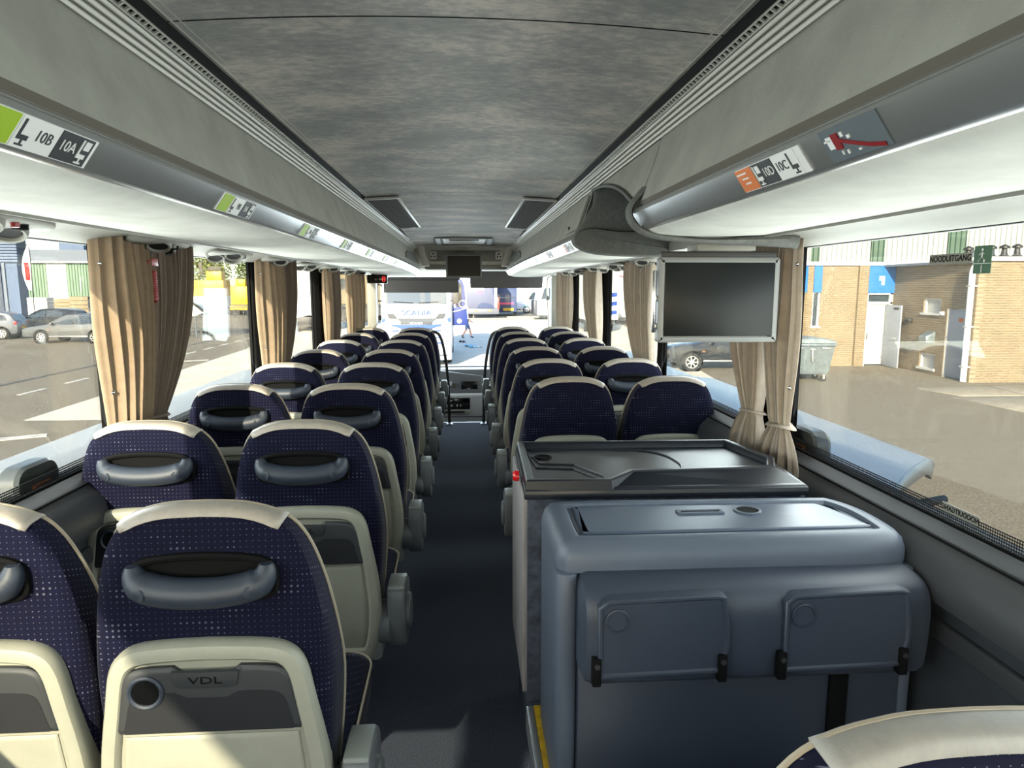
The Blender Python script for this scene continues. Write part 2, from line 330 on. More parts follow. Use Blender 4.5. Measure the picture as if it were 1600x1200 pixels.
def tag(o, label, cat, group=None):
    o['label'] = label; o['category'] = cat
    if group: o['group'] = group
    return o
def thing(name, label, cat, loc=(0, 0, 0), rz=0.0, group=None):
    o = bpy.data.objects.new(name, None); COL.objects.link(o); o.location = loc; o.rotation_euler = (0, 0, rz); o.empty_display_size = 0.1
    return tag(o, label, cat, group)
def struct(name, mb, m, parent=None, **k):
    o = obj(name, mb, m, parent, **k)
    if parent is None: o['kind'] = 'structure'
    return o
def copy_tree(o, parent=None):
    c = o.copy(); COL.objects.link(c)
    if parent is not None: c.parent = parent
    for ch in list(o.children): copy_tree(ch, c)
    return c
def spline(pts, n=6, closed=False):
    m = len(pts); out = []
    rng = range(m) if closed else range(m-1)
    for i in rng:
        g = (lambda k: pts[k % m]) if closed else (lambda k: pts[min(max(k, 0), m-1)])
        p0, p1, p2, p3 = g(i-1), g(i), g(i+1), g(i+2)
        for k in range(n):
            t = k/n
            out.append(tuple(0.5*((2*b)+(-a+c)*t+(2*a-5*b+4*c-d)*t*t+(-a+3*b-3*c+d)*t**3) for a, b, c, d in zip(p0, p1, p2, p3)))
    if not closed: out.append(tuple(pts[-1]))
    return out
def rrect(w, h, r, n=5, cx=0, cy=0):
    o = []
    for sx, sy, a0 in ((1, 1, 0), (-1, 1, PI/2), (-1, -1, PI), (1, -1, 1.5*PI)):
        for k in range(n+1):
            a = a0 + PI/2*k/n
            o.append((cx+sx*(w/2-r)+r*math.cos(a), cy+sy*(h/2-r)+r*math.sin(a)))
    return o
_txt = {}
def text(name, s, size, m, parent, org, xd, yd, ext=0.0006, align='CENTER', sx=1.0, bold=0.0):
    key = (s, size, ext, align, sx, bold)
    if key not in _txt:
        cu = bpy.data.curves.new('txt', 'FONT'); cu.body = s; cu.size = size; cu.align_x = align; cu.align_y = 'CENTER'; cu.extrude = ext; cu.resolution_u = 3; cu.offset = bold
        t = bpy.data.objects.new('txt', cu); COL.objects.link(t)
        bpy.context.view_layer.update()
        me = bpy.data.meshes.new_from_object(t.evaluated_get(bpy.context.evaluated_depsgraph_get()))
        bpy.data.objects.remove(t); bpy.data.curves.remove(cu)
        for v in me.vertices: v.co.x *= sx
        _txt[key] = me
    me = _txt[key].copy(); me.name = name; me.materials.clear(); me.materials.append(M[m])
    o = bpy.data.objects.new(name, me); COL.objects.link(o)
    x = Vector(xd).normalized(); y = Vector(yd).normalized(); z = x.cross(y).normalized(); y = z.cross(x)
    mt = Matrix.Identity(4)
    for i in range(3): mt[i][0] = x[i]; mt[i][1] = y[i]; mt[i][2] = z[i]; mt[i][3] = org[i]
    me.transform(mt)
    if parent is not None: o.parent = parent
    return o
def ordn(i): return ('first', 'second', 'third', 'fourth', 'fifth', 'sixth', 'seventh', 'eighth', 'ninth')[i]
# ------------------------------------------------------------------ the setting: bus shell
YB, YF = -2.6, 8.9
FLOOR_END = 7.47
struct('floor', MB().bb(-1.2, 1.2, YB, FLOOR_END, -.12, 0), 'carpet')
struct('floor_front', MB().bb(-1.2, 1.2, FLOOR_END, YF+.2, -.50, -.40), 'dashdk')
struct('trim_step_edge', MB().bb(-.32, .32, FLOOR_END-.03, FLOOR_END+.01, -.38, .004), 'alu', bevel=.003)
pod = struct('floor_podium', MB().bb(.205, 1.08, YB, 2.36, 0, .27), 'carpet')
obj('step_edge', MB().bb(.185, .207, .2, 1.84, 0.2, .276), 'alu', pod, bevel=.003)
st = obj('step_edge_strip', MB().bb(.2075, .243, .2, 1.84, .268, .277), 'yellow', pod, bevel=.002)

def zc(x): return 1.985 + .020*(1-(x/.52)**2)
def drop(y): return -.062*max(0, (y-6.1)/1.5)**1.3 if y > 6.1 else 0
ceil = struct('ceiling', MB().bb(-1.22, 1.22, YB, YF+.1, 2.16, 2.24), 'dark')
for k, (a, b) in enumerate(((YB, 1.372), (1.378, 3.782), (3.788, 6.082), (6.088, 7.55))):
    n = max(2, int((b-a)/.3)); r = []
    mb = MB().grid(lambda u, v: ((u-.5)*1.06, a+(b-a)*v, zc((u-.5)*1.06)+drop(a+(b-a)*v)), 20, n)
    obj('ceiling_panel', mb, 'ceiling', ceil)
obj('seam_backing', MB().grid(lambda u, v: ((u-.5)*1.06, YB+(7.55-YB)*v, zc((u-.5)*1.06)+.012+drop(YB+(7.55-YB)*v)), 14, 30), 'slot', ceil)

STN = [(YB, 0, 0), (6.1, 0, 0), (6.9, -.012, -.012), (7.58, -.06, -.045)]
def ext(poly, side, stn): return MB().rings([[(side*(x+dx), y, z+dz) for x, z in poly] for y, dx, dz in stn])
def stations(a, b):
    out = [(a, 0, 0)] if a < 6 else []
    return out + [s for s in STN if a < s[0] < b] + ([(b, 0, 0)] if b < 7 else [STN[-1]])

# ribbed aluminium strips between ceiling and luggage racks
for side, nm in ((-1, 'trim_left'), (1, 'trim_right')):
    O = Vector((.612, 1.935)); I = Vector((.505, 1.995)); dv = I-O
    def P(t, h=0): 
        q = O+dv*t; nn = Vector((-dv.y, dv.x)).normalized()*-1      # outward = down into the bus
        if nn.y > 0: nn = -nn
        q = q+nn*h; return (q.x, q.y)
    sd = stations(YB, 7.58)
    tr = struct(nm, ext([P(-.06, -.004), P(1.0, -.004), P(1.0, -.03), P(-.06, -.03)], side, sd), 'slot')
    for k in range(4):
        a = .06+.112*k
        obj('rib', ext([P(a, -.004), P(a+.012, .004), P(a+.05, .008), P(a+.088, .004), P(a+.10, -.004)], side, sd), 'rib', tr)
    obj('slot_lip', ext([P(.51, -.004), P(.51, .005), P(.535, .005), P(.535, -.004)], side, sd), 'rib', tr)
    obj('slot_lip', ext([P(.615, -.004), P(.615, .004), P(.64, .004), P(.64, -.004)], side, sd), 'rib', tr)
    bars = MB(); y = YB
    while y < 7.3:
        p0, p1 = P(.53, .002), P(.62, .002); dz = 0 if y < 6.1 else -.03*(y-6.1)
        c = ((p0[0]+p1[0])/2*side, y, (p0[1]+p1[1])/2+dz)
        ang = math.atan2(p1[1]-p0[1], (p1[0]-p0[0])*side)
        bars.box(c, (.013, .005, .004), Matrix.Rotation(-ang, 3, 'Y')); y += .022
    obj('slot_bars', bars, 'rib', tr, kind='stuff', smooth=False)
    obj('channel', ext([P(.66, -.004), P(.66, .002), P(.72, -.001), P(.83, -.001), P(.86, .003), P(.86, -.006)], side, sd), 'black', tr)
    obj('edge_rail', ext([P(.86, -.006), P(.86, .006), P(.885, .008), P(.89, -.006)], side, sd), 'edge', tr)
    obj('edge_rail', ext([P(.97, -.006), P(.97, .008), P(1.0, .010), P(1.03, -.006)], side, sd), 'edge', tr)

# service panels above the windows, roof sides
for side, nm in ((-1, 'left'), (1, 'right')):
    pr = [(.955, 1.664), (1.02, 1.664), (1.09, 1.652), (1.15, 1.634), (1.175, 1.634), (1.175, 1.70), (.955, 1.70)]
    struct('trim_service_'+nm, MB().prism([(side*x, z) for x, z in pr], YB, YF-.2), 'panel')
    struct('wall_upper_'+nm, MB().prism([(side*x, z) for x, z in [(1.16, 1.636), (1.24, 1.636), (1.22, 2.05), (1.1, 2.24), (1.0, 2.24), (1.12, 1.98)]], YB, YF), 'dark')
    pr = [(1.165, .93), (1.12, .905), (1.085, .865), (1.075, .82), (1.10, .79), (1.13, .74), (1.13, 0), (1.13, -.9), (1.25, -.9), (1.265, .3), (1.26, .90), (1.235, .93)]
    w = struct('wall_'+nm, MB().prism([(side*x, z) for x, z in pr], YB, YF-.05), 'wallfab')
    obj('sill_cover', MB().sheet([(side*x, z) for x, z in ([(1.165, .936), (1.12, .911), (1.081, .87), (1.069, .82), (1.075, .79)] if side > 0 else [(1.075, .79), (1.069, .82), (1.081, .87), (1.12, .911), (1.165, .936)])], YB, YF-.1, .003), 'sill', w)
    obj('sill_groove', MB().bb(side*1.118, side*1.126, YB, YF-.1, .912, .918), 'black', w)
    obj('wall_rail', MB().prism(rrect(.022, .05, .008, 4, side*1.125, .70), YB, 7.3), 'sill', w)
    struct('baseboard_'+nm, MB().bb(side*1.11, side*1.132, YB, FLOOR_END, 0, .12), 'black', bevel=.004)

PIL = [(-2.6, -2.35), (.50, .72), (2.30, 2.54), (3.88, 4.16), (5.42, 5.74), (7.02, 7.22)]
for side, nm in ((-1, 'left'), (1, 'right')):
    for k, (a, b) in enumerate(PIL):
        struct('trim_pillar_'+nm, MB().prism([(side*1.128, a+.04), (side*1.128, b-.04), (side*1.158, b), (side*1.176, b), (side*1.176, a), (side*1.158, a)], .93, 1.66, axis='Z'), 'black', bevel=.004)
gaps = [(PIL[i][1], PIL[i+1][0]) for i in range(len(PIL)-1)] + [(7.22, 8.62)]
wi = 0
for side in (-1, 1):
    for a, b in gaps:
        wi += 1
        w = struct('window_%d' % wi, MB().bb(side*1.176, side*1.18, a, b, .93, .934).bb(side*1.172, side*1.186, a, b, 1.632, 1.645).bb(side*1.172, side*1.186, a-.002, a+.012, .93, 1.64).bb(side*1.172, side*1.186, b-.012, b+.002, .93, 1.64).bb(side*1.172, side*1.186, a, b, .925, .94), 'black')
        obj('pane', MB().bb(side*1.177, side*1.182, a+.005, b-.005, .93, 1.64), 'glass', w, smooth=False)
        obj('frit_band', MB().bb(side*1.1735, side*1.1745, a+.012, b-.012, .94, .975), 'frit', w, smooth=False)

# rear wall with its window, front end
rw = struct('wall_rear', MB().bb(-1.2, 1.2, YB-.1, YB, -.5, .85).bb(-1.2, 1.2, YB-.1, YB, 1.8, 2.2).bb(-1.2, -1.05, YB-.1, YB, .85, 1.8).bb(1.05, 1.2, YB-.1, YB, .85, 1.8), 'wallfab', smooth=False)
obj('pane', MB().bb(-1.05, 1.05, YB-.06, YB-.055, .85, 1.8), 'clearglass', rw, smooth=False)
fw = struct('wall_front', MB().prism([(8.75, -.5), (8.95, -.5), (9.0, .42), (8.85, .46), (8.75, .44)], -1.2, 1.2, axis='X'), 'dashdk')
obj('header', MB().prism([(8.55, 2.2), (8.55, 1.86), (8.8, 1.80), (8.92, 1.84), (8.9, 2.2)], -1.2, 1.2, axis='X'), 'panel', fw)
for s in (-1, 1):
    obj('corner_post', MB().rings([[(s*x, y+k*.0, z) for x, y in ((1.10, 8.62), (1.21, 8.60), (1.21, 8.90), (1.12, 8.92))] for z, k in ((-.4, 0), (1.9, 0))]), 'panel', fw, bevel=.012)
wd = struct('window_15', MB().bb(-1.1, 1.1, 8.93, 8.95, .44, .46), 'black')
obj('windscreen_pane', MB().rings([[(-1.12, 8.93, z), (1.12, 8.93, z), (1.12, 8.936, z), (-1.12, 8.936, z)] for z in (.44, 1.84)]), 'clearglass', wd, smooth=False)

# front bulkhead over the first row, with switches and roof hatch
bk = struct('wall_bulkhead', MB().prism([(7.56, 2.2), (7.56, 1.93), (7.60, 1.915), (7.60, 1.78), (7.64, 1.70), (7.72, 1.672), (7.82, 1.69), (7.82, 2.2)], -1.0, 1.0, axis='X'), 'binfab')
obj('crown_moulding', MB().tube([(x, 7.575, 1.925+.022*(1-(x/.5)**2)) for x in [-.5+.05*i for i in range(21)]], .016, 8), 'edge', bk)
obj('recessed_panel', MB().prism(rrect(.80, .12, .03, 4, .02, 1.835), 7.590, 7.602), 'fascia', bk)
obj('lower_lip', MB().prism(rrect(.90, .05, .02, 4, .02, 1.712), 7.60, 7.66), 'panel', bk)
for x in (-.335, .385):
    p = obj('switch_plate', MB().prism(rrect(.075, .085, .006, 3, x, 1.84), 7.576, 7.592), 'offwhite', bk)
    for q in (-.016, .016): obj('pictogram', MB().prism(rrect(.018, .018, .008, 3, x+q, 1.825), 7.572, 7.577), 'red' if x < 0 else 'ink', p)
    obj('pictogram', MB().prism(rrect(.02, .016, .007, 3, x, 1.856), 7.572, 7.577), 'ink', p)
for s in (-1, 1):
    obj('end_post', MB().rings([[(s*(x+.02*s), y, z) for x, y in ((a, 7.50), (b, 7.50), (b, 7.60), (a, 7.60))] for z, a, b in ((1.94, .45, .53), (1.84, .43, .50), (1.79, .41, .48), (1.72, .39, .47))]), 'edge', bk, bevel=.008)
h = thing('roof_hatch', 'pale framed roof hatch recessed in the ceiling just before the front screen', 'hatch', (0.005, 7.02, 1.975))
obj('frame', MB().slab(rrect(.57, .52, .03), [(0, .02), (0, -.022), (.006, -.026), (.05, -.026), (.055, -.012)], lambda u, v, d: (u, v-.06*0, d-v*.06)), 'panel', h)
obj('hatch_cover', MB().slab(rrect(.42, .37, .03), [(0, -.006), (0, -.020), (.006, -.024)], lambda u, v, d: (u, v, d-v*.06)), 'offwhite', h)
obj('handle_recess', MB().slab(rrect(.30, .06, .02, 4, 0, -.14), [(0, -.02), (0, -.029), (.004, -.031)], lambda u, v, d: (u, v, d-v*.06)), 'dark', h)

# slatted air vents in the ceiling
for side, nm in ((-1, 'left'), (1, 'right')):
    v = thing('air_vent', 'slatted grey air return vent in the ceiling beside the %s trim strip' % nm, 'vent', (side*.44, 4.78, 0), 0, 'ceiling air vents')
    zz = lambda x: zc(.44+x)-.010
    obj('backing', MB().grid(lambda a, b: (side*(-.10+.19*a), -.92+1.84*b, zz(-.10+.19*a)+.003), 4, 4), 'slot', v)
    obj('frame', MB().bb(-.10*side, -.082*side, -.92, .92, zz(-.09)-.006, zz(-.09)+.008).bb(.085*side, .092*side, -.92, .92, zz(.085)-.005, zz(.085)+.006), 'edge', v, bevel=.003)
    obj('end_rail', MB().rings([[(side*x, y, zz(x)+d) for x, y, d in ((-.10, -.935, .004), (.09, -.935, .004), (.09, -.915, -.005), (-.10, -.915, -.005))], [(side*x, y, zz(x)-.008) for x, y in ((-.10, -.935), (.09, -.935), (.09, -.915), (-.10, -.915))]]), 'edge', v)
    obj('end_rail', MB().rings([[(side*x, y, zz(x)+.004) for x, y in ((-.10, .915), (.09, .915), (.09, .935), (-.10, .935))], [(side*x, y, zz(x)-.008) for x, y in ((-.10, .915), (.09, .915), (.09, .935), (-.10, .935))]]), 'edge', v)
    for k in range(9):
        x = -.072+.0175*k
        obj('slat', MB().rings([[(side*(x), y, zz(x)), (side*(x+.009), y, zz(x)-.008), (side*(x+.012), y, zz(x)-.007), (side*(x+.004), y, zz(x)+.003)] for y in (-.91, .91)]), 'vent', v)

# ------------------------------------------------------------------ luggage racks
FAS = spline([(.600, 1.932), (.588, 1.885), (.565, 1.82), (.540, 1.752)], 4)
GRV = [(.540, 1.752), (.552, 1.742), (.553, 1.732), (.534, 1.724)]
RAIL = [(.534, 1.727), (.527, 1.7255), (.5215, 1.7215), (.5205, 1.716), (.549, 1.6755), (.556, 1.671), (.566, 1.670)]
UND = spline([(.566, 1.670), (.580, 1.662), (.62, 1.655), (.74, 1.651), (.93, 1.656)], 4)
LIP = [(.93, 1.656), (.932, 1.649), (.957, 1.652), (.960, 1.664)]
def rack(label, side, a, b):
    r = thing('luggage_rack', label, 'luggage rack', (0, a, 0))
    sd = [(y-a, dx, dz) for y, dx, dz in stations(a, b)]
    def strip(nm, line, m, t=.006):
        n = len(line); back = [(x+t, z+t*1.2) for x, z in line][::-1]
        return obj(nm, ext(list(line)+back, side, sd), m, r)
    strip('fascia', FAS, 'fascia'); strip('groove', GRV, 'groove'); strip('rail', RAIL, 'rail'); strip('underside', UND, 'binfab'); strip('lip', LIP, 'panel')
    core = [(x+.008, z+.012) for x, z in FAS+UND] + [(1.0, 1.70), (1.1, 1.72), (1.1, 1.95), (.62, 1.97)]
    obj('box', ext(core, side, [(y+.01 if i == 0 else y-.01, dx, dz) for i, (y, dx, dz) in enumerate(sd)]), 'felt', r)
    return r
RL = rack('long pale grey luggage rack along the left side with a brushed metal rail', -1, YB, 7.58)
RN = rack('near right luggage rack ending in a grey felt trim above the large screen', 1, YB, 2.06)
RF = rack('far right luggage rack beyond the large screen, with a felt covered end', 1, 3.15, 7.58)

# seat number plates and pictograms on the rails
def railpt(side, y, t):
    """point and tangents on the rail face; t 0 top .. 1 bottom"""
    x0, z0, x1, z1 = .5205, 1.716, .549, 1.6755
    n = Vector((-(z0-z1), 0, -(x1-x0))).normalized()
    p = Vector((side*(x0+(x1-x0)*t), y, z0+(z1-z0)*t)) + Vector((side*n.x, 0, n.z))*.0015
    return p, Vector((side*(x1-x0), 0, z1-z0)).normalized(), Vector((side*n.x, 0, n.z)).normalized()
def plate(nm, m, parent, side, y0, y1, t0=.0, t1=1.0, lift=.0, off=0):
    p, d, n = railpt(side, 0, 0); ln = math.hypot(.0285, .0405)
    mb = MB()
    q = [railpt(side, y, t)[0]+n*lift - Vector((0, off, 0)) for y, t in ((y0, t0), (y1, t0), (y1, t1), (y0, t1))]
    mb.rings([[v-n*.002 for v in q], [v+n*.0006 for v in q]])
    return obj(nm, mb, m, parent, smooth=False)
def seat_icon(parent, side, y, lift, m, dark, off):
    """little side-view seat pictogram drawn with three bars"""
    a = 1 if side < 0 else -1
    pl = lambda y0, y1, t0, t1: plate('pictogram', m, parent, side, min(y+a*y0, y+a*y1), max(y+a*y0, y+a*y1), t0, t1, lift, off)
    pl(-.012, -.008, .16, .60); pl(-.012, .008, .60, .74); pl(-.002, .001, .74, .86); pl(-.009, .006, .86, .91)
    if dark: pl(-.004, .010, .18, .46)
def label(rk, side, yc, row, cols, accent, big):
    """accent block | pale half with aisle seat | dark half with window seat"""
    oy = rk.location.y; a = 1 if side < 0 else -1
    xd = Vector((0, 1, 0)) if side < 0 else Vector((0, -1, 0)); p, d, n = railpt(side, 0, 0); yd = -d
    if side < 0: seg = [(-.115, -.052, accent), (-.052, .032, 'paper'), (.032, .115, 'ink')]
    else: seg = [(.052, .115, accent), (-.032, .052, 'ink'), (-.115, -.032, 'paper')]
    if side > 0: seg = [(.055, .125, accent), (-.025, .055, 'ink'), (-.105, -.025, 'paper')]
    base = plate('seat_number_plate', 'paper', rk, side, yc-.122, yc+.122, .08, 1.0, .0, oy)
    for y0, y1, m in seg: plate('colour_field', m, base, side, yc+y0+.002, yc+y1-.002, .1, .97, .0012, oy)
    tp = lambda y: railpt(side, y, .52)[0]+n*.0022-Vector((0, oy, 0))
    if big:
        if side < 0:
            text('lettering', row+cols[0], .023, 'ink', base, tp(yc+.004), xd, yd, .0004); text('lettering', row+cols[1], .023, 'paper', base, tp(yc+.058), xd, yd, .0004)
            seat_icon(base, side, yc-.033, .0022, 'ink', False, oy); seat_icon(base, side, yc+.096, .0022, 'paper', True, oy)
        else:
            text('lettering', row+cols[1], .023, 'paper', base, tp(yc+.000), xd, yd, .0004); text('lettering', row+cols[0], .023, 'ink', base, tp(yc-.050), xd, yd, .0004)
            seat_icon(base, side, yc+.036, .0022, 'paper', True, oy); seat_icon(base, side, yc-.089, .0022, 'ink', False, oy)
            for k, ww in enumerate((.040, .026, .022)): plate('pictogram', 'paper', base, side, yc+.078, yc+.078+ww, .24+.2*k, .30+.2*k, .0022, oy)
    return base
for i in range(8):
    y = .965+.775*i
    if y < 6.8: label(RL, -1, y, str(10-i), 'BA', 'lime', i < 4)
label(RN, 1, 1.155, '10', 'CD', 'orange', True)
for i in range(5): label(RF, 1, 3.45+.775*i, str(7-i), 'CD', 'orange', i < 2)
# break-glass hammer pictogram on the near right rail
hp = plate('hammer_pictogram_plate', 'smoke', RN, 1, .835, .972, .0, 1.0, .0, YB)
plate('hammer_head', 'red', hp, 1, .930, .946, .18, .66, .0016, YB)
nn = railpt(1, 0, 0)[2]
hb = MB(); pts = [railpt(1, y, t)[0]+nn*.0016-Vector((0, YB, 0)) for y, t in ((.930, .42), (.905, .60), (.875, .80), (.845, .92))]
for p, q in zip(pts, pts[1:]):
    dd = Vector((.0285, 0, -.0405)).normalized()*.003
    hb.rings([[p-dd, p+dd, p+dd+nn*.0006, p-dd+nn*.0006], [q-dd, q+dd, q+dd+nn*.0006, q-dd+nn*.0006]])
obj('hammer_shaft', hb, 'red', hp, smooth=False)
for y0, y1, t0, t1 in ((.946, .960, .22, .60), (.950, .966, .30, .36), (.918, .924, .20, .34), (.935, .938, .72, .84), (.922, .926, .74, .86), (.905, .912, .34, .44), (.895, .901, .80, .86)):
    plate('glass_shard', 'paper', hp, 1, y0, y1, t0, t1, .0014, YB)
# felt covered rack ends
mb = MB(); nf = len(FAS); ln_ = []
for i, (x, z) in enumerate(FAS):
    f = i/(nf-1); ln_.append([(x, 2.05-RN.location.y, z), (x, 3.13-1.05*f**.75-RN.location.y, z)])
mb.rings([[q[0] for q in ln_]+[(q[0][0]+.01, q[0][1], q[0][2]+.006) for q in ln_[::-1]], [q[1] for q in ln_]+[(q[1][0]+.01, q[1][1], q[1][2]+.006) for q in ln_[::-1]]])
obj('fascia_end', mb, 'fascia', RN)
obj('fascia_trim', MB().tube([(x-.004, y+.004, z) for (x, y, z) in [q[1] for q in ln_]], .007, 8), 'felt', RN)
tr = [(.556, 1.79), (.534, 1.765), (.512, 1.735), (.512, 1.705), (.535, 1.675), (.58, 1.655), (.68, 1.643), (.80, 1.640), (.90, 1.643), (1.0, 1.645), (1.06, 1.645)]
oy = RN.location.y
obj('felt_trim', MB().tube([(x, 2.055-oy+(.10 if x > .9 else .10*max(0, (x-.55)/.35))*.6, z) for x, z in spline(tr, 4)], [(.022, .009)]*28+[(.026, .010+.0015*k) for k in range(13)], 10), 'felt', RN)
oy = RF.location.y
obj('felt_end_box', MB().slab(spline([(.612, 1.965), (.605, 1.93), (.60, 1.87), (.575, 1.83), (.562, 1.80), (.56, 1.73), (1.0, 1.73), (1.08, 1.80), (1.08, 1.92), (.85, 1.965)], 3, True), [(.0, .05), (0, -.01), (.008, -.018), (.02, -.02)], lambda u, v, d: (u, d, v)), 'felt', RF)
obj('felt_end_nose', MB().slab(spline([(.508, 1.715), (.53, 1.748), (.60, 1.765), (.72, 1.752), (.98, 1.745), (1.04, 1.66), (.98, 1.640), (.80, 1.638), (.62, 1.648), (.53, 1.678)], 4, True), [(0, .03), (0, -.03), (.006, -.040), (.02, -.043)], lambda u, v, d: (u, d, v)), 'felt', RF)
obj('access_panel', MB().rings([[(.588-.0+dx, y, z) for y, z, dx in ((.02, 1.915, .006), (.50, 1.915, .006), (.50, 1.83, -.022), (.42, 1.80, -.035), (.42, 1.765, -.045), (.02, 1.765, -.045))], [(.578+dx, y, z-.002) for y, z, dx in ((.02, 1.915, .006), (.50, 1.915, .006), (.50, 1.83, -.022), (.42, 1.80, -.035), (.42, 1.765, -.045), (.02, 1.765, -.045))]]), 'fascia', RF)
obj('lock', MB().lathe([(.009, 0), (.009, .012), (.006, .014)], (.548, .30, 1.79), (-1, 0, -.3), 10), 'black', RF)
obj('gap_panel', MB().bb(.95, 1.14, -1.08, 0, 1.66, 1.70), 'panel', RF)
for rk, s in ((RL, -1), (RF, 1)):
    o = rk.location.y
    obj('felt_patch', MB().rings([[(s*(x-d), y-o, z) for y, z, x in ((6.55, 1.775, .545), (6.75, 1.83, .562), (7.0, 1.86, .565), (7.45, 1.86, .535), (7.52, 1.75, .492))] for d in (-.004, .008)]), 'felt', rk)

# ------------------------------------------------------------------ reading light / nozzle units over the windows
def service_unit(label, side, y):
    t = thing('service_unit', label, 'air nozzle unit', (side*1.045, y, 1.655), 0, 'reading light and nozzle units')
    tilt = lambda x: -.16*(x) if x > 0 else -.02*x
    S = side
    obj('base_plate', MB().slab(spline([(-.075, -.20), (-.085, -.06), (-.06, .10), (.0, .21), (.055, .16), (.075, 0), (.06, -.15), (.0, -.24)], 4, True), [(0, .012), (0, -.006), (.008, -.012)], lambda u, v, d: (S*u, v, d+tilt(u))), 'panel', t)
    for (x, yy, r, a) in ((-.035, -.10, .040, 0), (.03, .075, .046, 1), (.045, -.10, .040, 2)):
        nz = obj('nozzle', MB().lathe([(r, .006), (r, -.012), (r*.93, -.020), (r*.80, -.019), (r*.72, -.006)], (S*x, yy, -.008+tilt(x)), (S*.15, .5, 1), 18), 'panel', t)
        obj('nozzle_slot', MB().lathe([(r*.74, -.004), (r*.70, -.013), (r*.2, -.012)], (S*x, yy, -.008+tilt(x)), (S*.15, .5, 1), 14), 'slot', nz)
    obj('reading_lamp', MB().lathe([(.018, .0), (.016, -.016), (.008, -.018)], (S*-.03, .03, -.008), (0, 0, 1), 12), 'black', t)
    obj('call_button', MB().lathe([(.010, .0), (.009, -.016), (.004, -.017)], (S*-.05, -.02, -.006), (0, 0, 1), 10), 'red' if y < 2 else 'panel', t)
ys = [1.66, 2.50, 3.25, 4.02, 4.80, 5.57, 6.35, 7.0]
for i, y in enumerate(ys):
    service_unit('%s air nozzle and reading light unit from the camera above the left windows' % ordn(i), -1, y)
ysr = [.98, 3.92, 4.68, 5.40, 6.15, 6.9]
for i, y in enumerate(ysr):
    service_unit(('air nozzle unit above the right window nearest the camera' if i == 0 else '%s air nozzle unit beyond the large screen above the right windows' % ordn(i-1)), 1, y)
